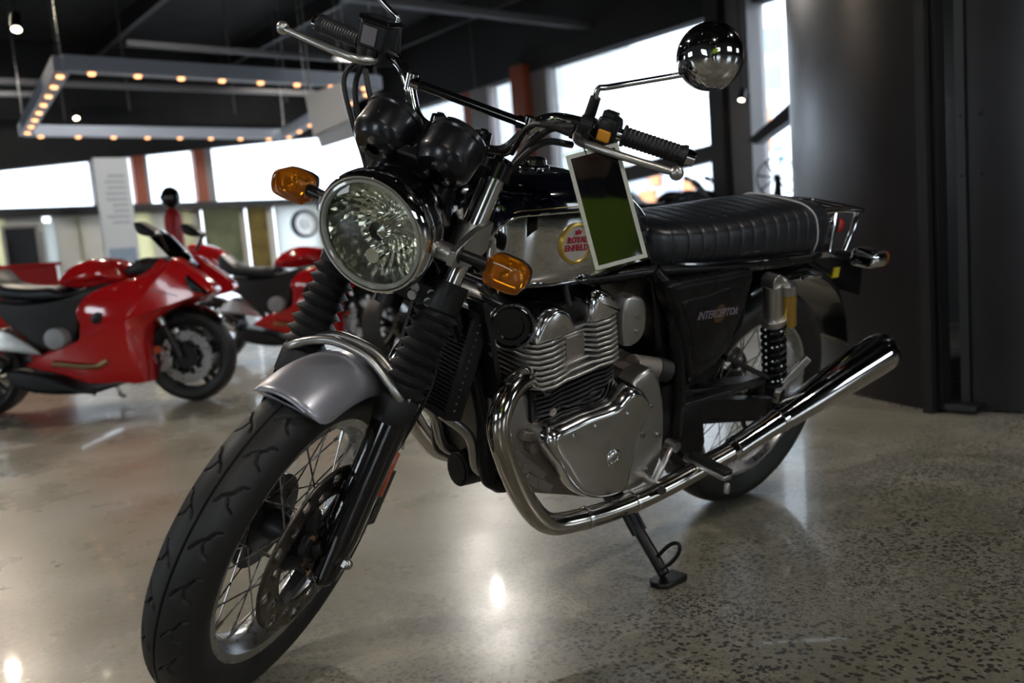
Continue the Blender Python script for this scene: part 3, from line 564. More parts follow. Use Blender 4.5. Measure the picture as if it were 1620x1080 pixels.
    vn=[(0.846,-0.27,0.574),(0.9,-0.27,0.576),(0.885,-0.27,0.522),(0.838,-0.27,0.521)]; f.pillow(vn,-.24,-.272,.006,2,sm=2); f.build('side_vent','black_satin',t)
    f=MB(); f.bar((lg[0][0],-.251,lg[0][2]),(lg[1][0],-.251,lg[1][2]),.004,.012,(0,1,0)); f.build('side_stripe','decal_grey',t)
    return t
b1=sport_bike('nearest red sport bike with full fairing, at the left','red_paint'); b1.location=(1.2428, -4.4549, 0.0); b1.rotation_euler=(0,0,2.41138)
fc2=V([(-1.441,-4.531,0)][0]); hv=V((math.cos(2.41138),math.sin(2.41138),0)); 
b2=copy_tree(b1,None,label='second red sport bike, half hidden behind the fork gaiter of the roadster'); b2.location=fc2-hv*1.27000*1.0; b2.scale=(1,1,1)
b3=sport_bike('dark sport bike seen from behind between the fork legs of the roadster','black_satin')
P=V([(-1.113,-3.582,0)][0]); b3.location=P; b3.rotation_euler=(0,0,R(190))
b4=copy_tree(b3,None,label='dark motorcycle in front of the window, behind the seat of the roadster'); P=[(-8,-6.717,1.059)][0]; b4.location=(-7.9,P[1]-1.0,.45); b4.rotation_euler=(0,0,R(100))
q=MB(); q.b2((-.7,-1.6,0),(.7,1.6,.45)); o=q.build('display_platform','wall_dark',None,smooth=0,bevel=.01); o.location=(-7.9,b4.location.y+.65,0); tag(o,'low dark platform under the motorcycle by the window','platform'); o.location.x-=.0
P=V([(-5.6,-3.516,1.205)][0]); P2=V([(-5.6,-3.505,1.408)][0]); rr=P2.z-P.z
t=thing('display_wheel','thin black spoked wheel on a stand by the narrow window left of the drum','wheel',(P.x,P.y,0)); t.rotation_euler=(0,0,R(-50))
q=MB(); q.lathe([(rr*.92,-.02),(rr*.97,-.03),(rr,0),(rr*.97,.03),(rr*.92,.02)],(0,0,P.z),(0,1,0),40,closed=True); q.build('tyre','black_satin',t)
q=MB()
for k in range(8): a=2*PI*k/8+.2; q.bar((0,0,P.z),(rr*.92*math.cos(a),0,P.z+rr*.93*math.sin(a)),.015,.016,(0,1,0))
q.cyl((0,-.04,P.z),(0,.04,P.z),rr*.16); q.build('rim','black_satin',t)
q=MB(); q.b2((-.03,.05,0.02),(.03,.09,P.z)); q.b2((-.2,-.15,0),(.2,.2,.02)); q.build('stand','black_satin',t,smooth=0)
# ================= THE ROADSTER =================
bike=thing('motorcycle','black and chrome classic roadster on its side stand in the foreground','motorcycle',(0,0,.003),(-LEAN,0,0))
def bl(mb,name,m,par=None,st=False,**k): return mb.build(name,m,par or bike,st=st and par is None,**k)
FA=V((1.398,0,.319))
# ---- tyres with tread
def tyre(c,Rt,prof,nac,name,st,tread=True):
    pr=cat([(y,r,0) for y,r in prof],8); nA=1200 if tread else 160
    pts=[]; 
    # equal arc-length samples
    Ls=[0]
    for i in range(1,len(pr)): Ls.append(Ls[-1]+(pr[i]-pr[i-1]).length)
    for k in range(nac+1):
        t=Ls[-1]*k/nac; i=max(j for j in range(len(Ls)) if Ls[j]<=t+1e-9); i=min(i,len(pr)-2); f=(t-Ls[i])/max(1e-9,Ls[i+1]-Ls[i]); pts.append(pr[i].lerp(pr[i+1],f))
    half=Ls[-1]/2; N=26; P=2*PI*Rt/N
    segs={}
    def curve(sd,ph): # one sipe: hooked S, across from near centre to shoulder
        return [((ph+.05)*P,sd*.009),((ph+.20)*P,sd*.014),((ph+.28)*P,sd*.021),((ph+.36)*P,sd*.028),((ph+.52)*P,sd*.034),((ph+.56)*P,sd*.043)]
    def bar_(sd,ph): return [((ph+.28)*P,sd*.022),((ph+.06)*P,sd*.029),((ph-.02)*P,sd*.040)]
    S=[]
    for sd in(-1,1):
        for ph in(-1,0,1):
            for cv in(curve(sd,ph+(.0 if sd>0 else .5)),bar_(sd,ph+(.0 if sd>0 else .5))): S+=list(zip(cv[:-1],cv[1:]))
    def depth(s,t):
        d=.0045*max(0,1-(abs(t)/.0022)**2)
        if abs(t)<.055:
            s%=P; m=1
            for (a,b),(e,f) in S:
                if (a<s-.02 and e<s-.02) or (a>s+.02 and e>s+.02): continue
                ex,ey=e-a,f-b; u=max(0,min(1,((s-a)*ex+(t-b)*ey)/(ex*ex+ey*ey))); q=math.hypot(s-a-u*ex,t-b-u*ey)
                if q<m: m=q
            d=max(d,.0045*max(0,1-(m/.0021)**2)**.6)
        return d
    cache={}
    mb=MB(); vs=[]; per=nA/N
    for i in range(nA):
        a=2*PI*i/nA; s=a*Rt; ca,sa=math.cos(a),math.sin(a)
        for k,p in enumerate(pts):
            r=p.y
            if tread:
                t=Ls[-1]*k/nac-half; r-=depth(s,t)
            vs.append((c.x+r*ca,c.y+p.x,c.z+r*sa))
    n=nac+1; fs=[(i*n+k,i*n+k+1,((i+1)%nA)*n+k+1,((i+1)%nA)*n+k) for i in range(nA) for k in range(nac)]
    mb.add(vs,fs); return bl(mb,name,'tyre_rubber',st=st,smooth=50)
FP=[(-.030,.226),(-.036,.236),(-.045,.250),(-.051,.268),(-.049,.287),(-.040,.303),(-.026,.3135),(-.010,.3185),(.010,.3185),(.026,.3135),(.040,.303),(.049,.287),(.051,.268),(.045,.250),(.036,.236),(.030,.226)]
tyre(FA,.319,FP,116,'tyre',True)
RP=[(-.042,.226),(-.050,.236),(-.060,.255),(-.066,.272),(-.063,.290),(-.050,.306),(-.030,.316),(0,.320),(.030,.316),(.050,.306),(.063,.290),(.066,.272),(.060,.255),(.050,.236),(.042,.226)]
tyre(V((0,0,.32)),.32,RP,40,'tyre',False,False)
def wheel(c,hw,st,m):
    q=MB(); q.lathe([(.222,-hw),(.2375,-hw-.003),(.2385,-hw+.001),(.230,-hw+.004),(.222,-hw*.62),(.216,-.012),(.216,.012),(.222,hw*.62),(.230,hw-.004),(.2385,hw-.001),(.2375,hw+.003),(.222,hw),(.213,hw*.62),(.206,.012),(.206,-.012),(.213,-hw*.62)],c,(0,1,0),96,closed=True)
    rim=bl(q,'rim',m,st=st)
    q=MB(); q.lathe([(.012,-.075),(.030,-.075),(.030,-.048),(.056,-.048),(.056,-.036),(.028,-.03),(.026,.03),(.056,.036),(.056,.046),(.03,.05),(.03,.07),(.012,.07)],c,(0,1,0),32,cap=True); bl(q,'hub','black_cast',rim)
    base=[]
    for j in range(4):
        sd=1 if j%2 else -1; tw=1 if j<2 else -1; a0=R(10*j); ah=a0+tw*R(62)
        q=MB(); p0=(.052*math.cos(ah),sd*.042,.052*math.sin(ah)); p1=(.207*math.cos(a0),sd*.006,.207*math.sin(a0))
        q.cyl(p0,p1,.0017,n=6); pv=V(p1)+(V(p0)-V(p1)).normalized()*.022; q.cyl(pv,p1,.0034,n=6); base.append(q)
    for j in range(4):
        o=bl(base[j],'spoke','steel',rim); o.location=c
        for k in range(1,9): s=o.copy(); sc.collection.objects.link(s); s.parent=rim; s.rotation_euler=(0,-R(40*k),0)
    return rim
rf=wheel(FA,.034,True,'rim_alu'); rr_=wheel(V((0,0,.32)),.044,False,'rim_alu')
# right hand hub cover plate
q=MB(); q.lathe([(.001,-.050),(.088,-.048),(.094,-.044),(.094,-.038),(.001,-.038)],FA,(0,1,0),40); bl(q,'hub_cover','black_satin',rf)
# ---- brake disc with slots
def disc(c,y,r0,r1,st):
    n=120; rad=[r0+(r1-r0)*k/6 for k in range(7)]; q=MB(); vs=[(c.x+r*math.cos(2*PI*i/n),y,c.z+r*math.sin(2*PI*i/n)) for i in range(n) for r in rad]; fs=[]
    for i in range(n):
        for k in range(6):
            if (k in(1,2) and i%12 in(2,3,4)) or (k in(3,4) and i%12 in(8,9,10)): continue
            j=(i+1)%n; fs.append((i*7+k,i*7+k+1,j*7+k+1,j*7+k))
    q.add(vs,fs); d=bl(q,'brake_disc','disc_steel',st=st,solid=.005)
    q=MB()
    for k in range(6): 
        a=2*PI*k/6; q.bar((c.x+.04*math.cos(a),y,c.z+.04*math.sin(a)),(c.x+r0*1.04*math.cos(a+.25),y,c.z+r0*1.04*math.sin(a+.25)),.007,.022,(0,1,0))
    q.lathe([(.030,-.006),(.05,-.006),(.05,.006),(.030,.006)],(c.x,y,c.z),(0,1,0),30,closed=True); bl(q,'carrier','black_cast',d)
    for k in range(6):
        a=2*PI*k/6; q=MB(); q.cyl((c.x+.046*math.cos(a),y+.004,c.z+.046*math.sin(a)),(c.x+.046*math.cos(a),y+.012,c.z+.046*math.sin(a)),.007,n=6); bl(q,'bolt','copper_bolt',d)
disc(FA,.066,.105,.160,True); disc(V((0,0,.32)),-.075,.07,.12,False)
# ---- fork
def fk(z,s,dy=.105): return V((1.398-(z-.319)*math.tan(R(24)),s*dy,z))
for s in(1,-1):
    q=MB(); q.cyl(fk(.285,s),fk(.36,s),.024,.032); q.cyl(fk(.36,s),fk(.56,s),.032,.034); q.ball(fk(.285,s),.021); 
    sl=bl(q,'fork_slider','black_gloss',st=True)
    q=MB(); q.cyl((1.398,s*.07,.319),(1.398,s*.128,.319),.022); q.bar(fk(.33,s,.105),(1.398,s*.105,.319),.03,.05); bl(q,'axle_clamp','black_cast',sl)
    q=MB(); q.cyl((1.398,s*.125,.319),(1.398,s*.137,.319),.0125,n=6); q.ball((1.398,s*.137,.319),.010); bl(q,'axle_nut','steel',sl)
    # gaiter: collar, bellows
    ax=(fk(.8,s)-fk(.6,s)).normalized(); o=fk(.56,s); prof=[(.031,-.004),(.036,0),(.037,.045),(.034,.05)]; nb=8; L=.215; h0=.052
    for k in range(nb):
        a=h0+(L-h0)*k/nb; b=h0+(L-h0)*(k+1)/nb; g=.031+.0015*math.sin(k); prof+=[(g,a),(g+.004,a+(b-a)*.2),(g+.0115,a+(b-a)*.5),(g+.004,a+(b-a)*.8)]
    prof+=[(.031,L),(.033,L+.012),(.028,L+.014)]
    q=MB(); q.lathe(prof,o,ax,32); bl(q,'gaiter','black_rubber',st=True,smooth=60)
    q=MB(); q.cyl(fk(.73,s),fk(1.0,s),.0215); bl(q,'fork_tube','polished_alu',st=True)
    q=MB(); q.cyl(fk(.985,s),fk(1.012,s),.030); q.cyl(fk(1.008,s),fk(1.022,s),.018,n=6); bl(q,'top_clamp','black_gloss',st=True,bevel=.003)
    # headlight ear
    q=MB(); q.cyl(fk(.855,s),fk(.905,s),.030); c0=fk(.885,s,.112)
    q.rings([[V(p)+V((0,s*y,0)) for p in((1.115,0,.862),(1.175,0,.845),(1.262,0,.868),(1.262,0,.894),(1.19,0,.915),(1.12,0,.918))] for y in(.122,.134)]); q.cyl((1.245,s*.09,.882),(1.245,s*.135,.882),.016)
    bl(q,'headlight_bracket','satin_alu',st=True,bevel=.003)
    # reflector on the slider
    q=MB(); a,b=fk(.42,s,.122)-V((.036,0,0)),fk(.50,s,.122)-V((.036,0,0)); q.bar(a,b,.012,.026,(0,1,0)); bl(q,'reflector','orange_reflector',sl,bevel=.003)
q=MB()
for z,th,wd in((.782,.040,.05),(.998,.022,.05)):
    x=fk(z,0).x; q.rings([[(x+dx,y,z+dz*th/2) for dx,dz in((-.03,-1),(.03,-1),(.03,1),(-.03,1))] for y in(-.105,-.04,.04,.105)])
for s in(1,-1): q.cyl(fk(.758,s),fk(.806,s),.037)
q.cyl((1.19,0,.72),(1.08,0,1.02),.026)
for y in(.05,-.05):
    q.cyl((1.065,y,1.0),(1.055,y,1.025),.016)
bl(q,'triple_clamp','black_satin',st=True,bevel=.003)
q=MB()
for y in(.085,.052):
    for z in(.776,.79): q.cyl((fk(z,0).x+.028,y+.01,z),(fk(z,0).x+.036,y+.01,z),.0085,n=16)
bl(q,'clamp_bolts','satin_alu',st=True)
q=MB(); q.box((1.262,.085,.37),(.06,.05,.11),M.Rotation(R(-24),3,'Y')); q.cyl((1.27,.075,.345),(1.27,.113,.345),.018); q.cyl((1.25,.075,.395),(1.25,.113,.395),.018); bl(q,'brake_caliper','black_cast',st=True,bevel=.006)
q=MB(); q.tube([(1.255,.10,.43),(1.235,.122,.52),(1.20,.13,.62),(1.16,.10,.72)],.004,8); bl(q,'brake_hose','black_rubber',st=True)
# ---- front mudguard and brace
q=MB(); rs=[]; n=46
for i in range(n+1):
    a=R(75+98*i/n); e=min(1,(i/n)/.10); e2=min(1,(1-i/n)/.12); tm=R(88)*(.45+.55*math.sqrt(1-(1-e)**2))*(.5+.5*math.sqrt(1-(1-e2)**2)); ring=[]
    for k in range(23):
        u=tm*(2*k/22-1); rad=.350-.008*(1-i/n)**4-.052*(1-math.cos(u)); ring.append((FA.x+rad*math.cos(a),.068*math.sin(u),FA.z+rad*math.sin(a)))
    rs.append(ring)
q.rings(rs,cap=False); mg=bl(q,'mudguard','silver_paint',st=True,solid=.003,smooth=60)
q=MB(); q.tube([(rs[0][k][0],rs[0][k][1],rs[0][k][2]) for k in range(0,23,2)],.003,6,2); bl(q,'rolled_edge','silver_paint',mg)
q=MB()
for dx in(-.012,.014):
    q.tube([(1.272+dx,-.122,.60),(1.288+dx,-.108,.625),(1.285+dx,-.07,.651),(1.28+dx,-.03,.664),(1.28+dx,.03,.664),(1.285+dx,.07,.651),(1.288+dx,.108,.625),(1.272+dx,.122,.60)],.0085,10,5)
q.tube([(1.29,-.112,.618),(1.285,-.065,.65),(1.28,0,.662),(1.285,.065,.65),(1.29,.112,.618)],.006,8,4)
for s in(1,-1): q.cyl((1.276,s*.118,.605),(1.276,s*.132,.605),.018)
bl(q,'mudguard_brace','satin_alu',st=True)
# ---- headlight
HC=V((1.299,0,.884)); HA=V((math.cos(R(8)),0,-math.sin(R(8))))
q=MB(); q.lathe([(.101,-.026),(.099,-.055),(.086,-.095),(.055,-.124),(.002,-.135)],HC,HA,56); hb=bl(q,'headlight_shell','black_gloss',st=True)
q=MB(); q.lathe([(.0955,.004),(.0955,.009),(.097,.0125),(.100,.0125),(.1045,.006),(.1065,-.006),(.106,-.020),(.101,-.030),(.097,-.03),(.095,.0)],HC,HA,72,closed=True); bl(q,'bezel','chrome',hb)
q=MB(); random.seed(5); nc,nr=52,8; a_,b_=basis(HA); vs=[]
for j in range(nr+1):
    r=.020+(.087-.020)*j/nr; h=-.062+.064*(r/.087)**2
    for k in range(nc): 
        th=2*PI*k/nc; jit=(random.uniform(-.0006,.0006)+(.0013 if k%2 else -.0013)*(r/.087)+(.0012 if j%2 else 0)) if 0<j<nr else 0; vs.append(HC+HA*(h+jit)+(a_*math.cos(th)+b_*math.sin(th))*r)
q.add(vs,[(j*nc+k,j*nc+(k+1)%nc,(j+1)*nc+(k+1)%nc,(j+1)*nc+k) for j in range(nr) for k in range(nc)]); bl(q,'reflector','reflector_alu',hb,smooth=0)
q=MB(); q.lathe([(.021,-.064),(.018,-.02),(.016,-.012),(.002,-.008)],HC,HA,24); q.cyl(HC+HA*-.05+V((0,0,-.045)),HC+HA*-.012+V((0,0,-.045)),.013,n=16); bl(q,'bulb_shield','chrome',hb)
q=MB(); q.lathe([(.087,.004),(.087,.009),(.090,.0135),(.0945,.012),(.0955,.006),(.0955,.003)],HC,HA,64,closed=True); bl(q,'lens_edge','lens_edge',hb)
q=MB(); q.lathe([(.0886,.008),(.075,.0135),(.05,.018),(.025,.0205),(.001,.021)],HC,HA,48); bl(q,'lens','lens_glass',hb,smooth=80)
q=MB(); q.tube([HC+HA*-.07+V((0,-.09,.02)),HC+HA*-.09+V((0,0,.085)),HC+HA*-.07+V((0,.09,.02))],.012,10,4); q.box(HC+HA*-.14,(.05,.09,.09)); q.tube([(1.18,.03,.90),(1.16,.04,.97),(1.15,.02,1.0)],.012,8); q.tube([(1.18,-.03,.90),(1.16,-.05,.97),(1.14,-.03,1.0)],.010,8); bl(q,'wiring_loom','black_rubber',st=True)
# ---- indicators
for s in(1,-1):
    q=MB(); q.cyl((1.235,s*.13,.884),(1.222,s*.182,.880),.0095,.011); q.cyl((1.24,s*.118,.884),(1.236,s*.135,.884),.015); ib=bl(q,'indicator_stem','black_satin',st=True)
    pol=[(.180,.860),(.180,.893),(.190,.902),(.215,.903),(.238,.900),(.249,.890),(.251,.872),(.246,.857),(.235,.852),(.21,.851),(.187,.852)]
    q=MB(); q.pillow([(s*a,b) for a,b in pol],1.205,1.242,.009,4,f=lambda x,z,y:(y,x,z)); bl(q,'amber_lens','amber',ib)
    q=MB(); q.pillow([(s*a,b) for a,b in pol],1.2045,1.185,.012,3,f=lambda x,z,y:(y,x,z)); bl(q,'housing','black_satin',ib)
    q=MB(); q.prism([(s*.186,.860),(s*.186,.895),(s*.244,.893),(s*.242,.860)],1.2065,1.2085,f=lambda x,z,y:(y,x,z)); q.ball((1.218,s*.215,.876),.010,10); bl(q,'lamp_reflector','chrome',ib)
# ---- gauges
GA=V((-.78,0,.62)).normalized()
for s in(1,-1):
    GC=V((1.200,s*.060,1.038)); q=MB()
    q.lathe([(.012,-.060),(.036,-.055),(.046,-.045),(.0495,-.037),(.0505,-.034),(.0505,.006),(.0528,.009),(.0532,.017),(.050,.021),(.045,.021),(.044,.016),(.001,.016)],GC,GA,48); g=bl(q,'gauge','gauge_black',st=True,smooth=30)
    q=MB(); q.lathe([(.045,.0215),(.030,.024),(.001,.025)],GC,GA,32); bl(q,'gauge_glass','lens_glass',g)
    q=MB()
    for k in range(3): 
        th=2*PI*k/3+.6; a_,b_=basis(GA); q.cyl(GC-GA*.054+(a_*math.cos(th)+b_*math.sin(th))*.022,GC-GA*.063+(a_*math.cos(th)+b_*math.sin(th))*.022,.006,n=10)
    bl(q,'mount_bolts','steel',g)
q=MB(); q.box((1.222,0,1.0),(.02,.17,.05),M.Rotation(R(38),3,'Y')); q.bar((1.21,0,.985),(1.11,0,1.0),.06,.014); bl(q,'gauge_bracket','black_satin',st=True,bevel=.005)
# small cups behind the gauges (lever perches on the handlebar clamps)
q=MB()
for y in(.045,-.045): q.cyl((1.05,y,.995),(1.05,y,1.045),.019,.016,n=18); q.cyl((1.05,y,1.045),(1.05,y,1.05),.008,n=6)
bl(q,'handlebar_clamp','black_gloss',st=True,bevel=.002)
# ---- handlebar
hbp=[(1.05,0,1.016),(1.05,.06,1.016),(1.047,.095,1.03),(1.042,.128,1.082),(1.028,.160,1.106),(1.0,.215,1.110),(.972,.29,1.109),(.947,.394,1.107)]
q=MB(); q.tube([(x,-y,z) for x,y,z in hbp[:0:-1]]+hbp,.0112,14,6); hbar=bl(q,'handlebar','chrome',st=True)
q=MB(); q.cyl((1.043,-.105,1.083),(1.043,.105,1.083),.0085); bl(q,'cross_brace','black_gloss',hbar)
for s in(1,-1): q=MB(); q.cyl((1.043,s*.10,1.083),(1.043,s*.128,1.083),.0115); q.cyl((1.043,s*.122,1.068),(1.043,s*.122,1.098),.012); bl(q,'brace_clamp','chrome',hbar)
for s in(1,-1):
    a,b=V((.978,s*.272,1.1095)),V((.949,s*.388,1.1075)); d=b-a; prof=[(.012,0),(.0195,.001),(.0195,.006)]; L=d.length
    for k in range(14): h=.008+(L-.016)*k/14; prof+=[(.0158,h),(.0172,h+.003),(.0172,h+.005)]
    prof+=[(.0195,L-.006),(.0195,L-.001),(.012,L)]
    q=MB(); q.lathe(prof,a,d,24); bl(q,'grip','grip_rubber',st=True,smooth=50)
    q=MB(); q.cyl(b,b+d.normalized()*.016,.0150,.0135,n=20); bl(q,'bar_end','chrome',st=True,bevel=.002)
    # lever with ball end
    q=MB(); q.tube([(1.020,s*.205,1.094),(1.062,s*.222,1.092),(1.072,s*.262,1.093),(1.070,s*.32,1.095),(1.060,s*.392,1.097)],lambda t:.0085-.0022*t,10,6); q.ball((1.058,s*.399,1.097),.0125,16); bl(q,'lever','satin_alu',st=True)
    q=MB(); q.box((1.005,s*.212,1.098),(.055,.035,.028)); q.cyl((1.0,s*.200,1.108),(1.0,s*.225,1.108),.018); q.cyl((1.035,s*.214,1.085),(1.035,s*.214,1.112),.010); bl(q,'lever_perch','black_satin',st=True,bevel=.004)
    # mirror
    kn=V((.982,s*.207,1.172)); q=MB(); q.cyl((.972,s*.203,1.104),(.980,s*.206,1.156),.0105,.0095); q.cyl((.972,s*.203,1.098),(.973,s*.203,1.112),.0125,n=6); mb_=bl(q,'mirror_boot','black_rubber',st=True)
    E1=[(0.983,0.345,1.242)][0]; E0=V((E1[0],s*E1[1],E1[2])); q=MB(); q.tube([(.980,s*.206,1.15),tuple(kn),tuple(kn.lerp(E0,.12)),tuple(kn.lerp(E0,.6)),tuple(E0)],.0052,10,5); bl(q,'mirror_arm','chrome',mb_)
    Mc=[(0.974,0.372,1.279)][0]; MC=V((Mc[0],s*Mc[1],Mc[2])); ma=V((1,s*.10,.02)).normalized()
    q=MB(); q.lathe([(.001,.034),(.018,.032),(.036,.024),(.049,.011),(.0555,-.002),(.0565,-.010),(.053,-.013)],MC,ma,48); mi_=bl(q,'mirror','chrome',st=True)
    q=MB(); q.lathe([(.053,-.0125),(.001,-.0135)],MC,ma,40); bl(q,'mirror_glass','chrome',mi_)
    q=MB(); q.bar(E0-V((0,s*.012,0)),E0.lerp(MC,.45)+ma*.012,.012,.014); bl(q,'mirror_joint','black_satin',mi_,bevel=.003)
# left switch block, right brake reservoir
q=MB(); q.pillow([(.230,1.083),(.230,1.132),(.262,1.134),(.266,1.10),(.262,1.083)],.955,1.012,.010,3,both=True,f=lambda x,z,y:(y,x,z)); q.box((.99,.245,1.138),(.03,.022,.012)); sw=bl(q,'switch_block','black_satin',st=True)
q=MB(); q.box((1.013,.249,1.104),(.008,.024,.020)); bl(q,'switch_button','button_orange',sw,bevel=.003)
q=MB(); q.pillow([(-.236,1.085),(-.236,1.13),(-.262,1.13),(-.264,1.085)],.955,1.012,.010,3,both=True,f=lambda x,z,y:(y,x,z)); bl(q,'switch_block','black_satin',st=True)
q=MB(); q.box((1.012,-.222,1.134),(.052,.058,.050)); rv=bl(q,'brake_reservoir','black_satin',st=True,bevel=.005)
q=MB(); q.box((1.012,-.222,1.163),(.058,.064,.010)); bl(q,'reservoir_cap','black_gloss',rv,bevel=.002)
q=MB(); q.box((1.039,-.226,1.134),(.003,.030,.032)); bl(q,'sight_window','decal_grey',rv)
# cables
for pts,r in (([(1.056,0.2,1.108),(1.096,0.175,1.1),(1.086,0.145,1.056),(1.071,0.115,0.989),(1.069,0.09,0.915),(1.016,0.05,0.823)],.0075),([(1.034,0.205,1.075),(1.079,0.17,1.073),(1.095,0.14,1.032),(1.085,0.11,0.962),(1.071,0.08,0.892)],.006),([(1.056,0.2,1.096),(1.138,0.18,1.113),(1.1,0.14,1.09),(1.058,0.11,1.029)],.005),
  ([(1.041,-0.225,1.092),(1.039,-0.235,1.042),(1.053,-0.21,0.99),(1.057,-0.17,0.924),(1.076,-0.12,0.868)],.0055),([(1.03,-0.235,1.093),(1.058,-0.25,1.05),(1.065,-0.215,0.984),(1.051,-0.175,0.906),(1.071,-0.13,0.838)],.005),([(1.049,-0.215,1.076),(1.061,-0.19,1.04),(1.075,-0.15,0.994),(1.079,-0.1,0.939)],.0055)):
    q=MB(); q.tube(pts,r,9,6); bl(q,'cable','black_rubber',st=True)
# ---- fuel tank
TS=[(1.048,.030,.905,.815),(1.042,.062,.922,.785),(1.025,.092,.942,.765),(.99,.115,.954,.754),(.95,.129,.961,.750),(.88,.139,.966,.752),(.80,.139,.964,.757),(.72,.127,.950,.765),(.655,.108,.925,.772),(.60,.088,.889,.778),(.57,.068,.855,.786),(.56,.04,.835,.80)]
TC=cat([(x,w_,zt) for x,w_,zt,zb in TS],10); TB=cat([(x,w_,zb) for x,w_,zt,zb in TS],10)
def tprof(i): 
    x,w_,zt=TC[i]; zb=TB[i].z; h=zt-zb
    return x,cat([(w_*.30,0,zb),(w_*.80,0,zb+.004),(w_*.97,0,zb+h*.10),(w_,0,zb+h*.40),(w_*.97,0,zb+h*.66),(w_*.84,0,zb+h*.86),(w_*.5,0,zt-h*.025),(0,0,zt)],7)
q=MB(); rs=[]
for i in range(len(TC)):
    x,pr=tprof(i); ring=[(x,p.x,p.z) for p in pr]; rs.append(ring+[(x,-p.x,p.z) for p in pr[-2::-1]])
q.rings(rs); tank=bl(q,'fuel_tank','navy_paint',smooth=60)
for s in(1,-1):
    q=MB(); rs=[]; x0,x1=.672,1.036; edge=[]; N=60
    idx=[i for i in range(len(TC)) if x0<TC[i].x<x1]
    for i in idx:
        x,pr=tprof(i); h=TC[i].z-TB[i].z; u=(x-x0)/(x1-x0); top=.52+.16*math.sin(PI*min(1,max(0,u*1.05)))**.6 ; bot=.045
        top=.10+.60*math.sqrt(max(0,1-(1-min(1,u/.25))**2))*(.35+.65*math.sqrt(max(0,1-(1-min(1,(1-u)/.16))**2)))
        zt_=TB[i].z+h*top; zb_=TB[i].z+h*bot; ring=[]
        for k in range(15):
            z=zb_+(zt_-zb_)*k/14; j=max(1,next((j for j in range(2,len(pr)) if pr[j].z>=z),len(pr)-1)); a,b=pr[j-1],pr[j]; f=(z-a.z)/max(1e-6,b.z-a.z); ring.append((x,s*(a.x+(b.x-a.x)*min(1,max(0,f))+.0022),z))
        rs.append(ring); edge.append((x,s*(abs(ring[-1][1])+.0005),ring[-1][2]))
    q.rings(rs,cap=False); pn=bl(q,'chrome_panel','chrome',tank,smooth=80)
    q=MB(); q.tube(edge,.0028,8,1); q.tube([(r[0][0],r[0][1],r[0][2]) for r in rs],.0028,8,1); bl(q,'panel_trim','chrome',tank)
    q=MB(); q.tube([(p[0],p[1]*.972,p[2]+.008) for p in edge[14:-8]],.0012,6,1); bl(q,'pinstripe','gold_stripe',tank)
    # badge
    BC=V((.862,s*.1415,.842)); q=MB(); q.lathe([(.001,.0045),(.036,.004),(.039,.001),(.039,-.004)],BC,(0,s,.03),48); bd=bl(q,'badge','badge_white',tank)
    q=MB(); q.lathe([(.0335,.0046),(.0355,.0062),(.0395,.005),(.0400,-.004),(.036,-.004)],BC,(0,s,.03),48,closed=True); bl(q,'badge_ring','badge_gold',bd)
    for tx,sz,dz in(('ROYAL',.0165,.002),('ENFIELD',.0165,-.0135)):
        w_=text_mb(tx,sz,lambda x,y,z:(BC.x-s*x,BC.y+s*(.0052+z),BC.z+dz+y),.0006,bold=.0004); bl(w_,'lettering','badge_red',bd,smooth=0)
    q=MB(); yb=BC.y+s*.0055; q.rings([[(BC.x-s*a,y,BC.z+.018+b) for a,b in((-.006,0),(.006,0),(.008,.008),(.003,.005),(0,.010),(-.003,.005),(-.008,.008))] for y in(yb-s*.001,yb+s*.001)]); bl(q,'crown_emblem','badge_red',bd,smooth=0)
q=MB(); q.lathe([(.036,-.004),(.036,.003),(.030,.006),(.028,.016),(.024,.019),(.001,.020)],(.868,0,.965),(.04,0,1),36); bl(q,'filler_cap','chrome',tank)
# ---- seat
SS=[(.590,.070,.842,.790),(.575,.092,.850,.775),(.54,.110,.853,.768),(.46,.120,.854,.765),(.35,.126,.858,.763),(.22,.130,.866,.762),(.10,.130,.874,.760),(0,.126,.878,.758),(-.07,.115,.874,.760),(-.115,.092,.858,.765),(-.135,.055,.835,.778)]
n1=30; SC=cat([(x,w_,zt) for x,w_,zt,zb in SS],n1); SB=cat([(x,w_,zb) for x,w_,zt,zb in SS],n1)
ribs=[.53-.0445*k for k in range(12)]; rs=[]
for i in range(len(SC)):
    x,w_,zt=SC[i]; zb=SB[i].z; h=zt-zb; d=sum(.0027*math.exp(-((x-r)/.0022)**2) for r in ribs)-.0003*(math.sin(PI*(x-.53)/.0445)**2 if .03<x<.54 else 0)
    pr=cat([(w_*.93,0,zb),(w_*1.0,0,zb+h*.25),(w_*.985,0,zb+h*.55),(w_*.90,0,zb+h*.80),(w_*.68,0,zb+h*.95),(w_*.35,0,zt-h*.005),(0,0,zt)],6)
    q_=[]
    for k,p in enumerate(pr):
        up=k/(len(pr)-1); q_.append((x,p.x-d*(1-up*up),p.z-d*up))
    rs.append(q_+[(a,-b,c) for a,b,c in q_[-2::-1]])
q=MB(); q.rings(rs); seat=bl(q,'seat','seat_vinyl',smooth=70)
ip=min(range(len(SC)),key=lambda i:abs(SC[i].x-.012)); q=MB(); q.tube([(p[0]-.030+.03*((p[2]-.76)/.12),p[1]*1.012,p[2]+.001) for p in rs[ip]],.0022,6,1); bl(q,'piping','piping_white',seat)
q=MB(); 
for s in(1,-1): q.tube([(.58,s*.088,.770),(.46,s*.118,.762),(.22,s*.128,.758),(0,s*.124,.754),(-.08,s*.11,.757)],.006,8,5)
bl(q,'seat_trim','black_gloss',seat)
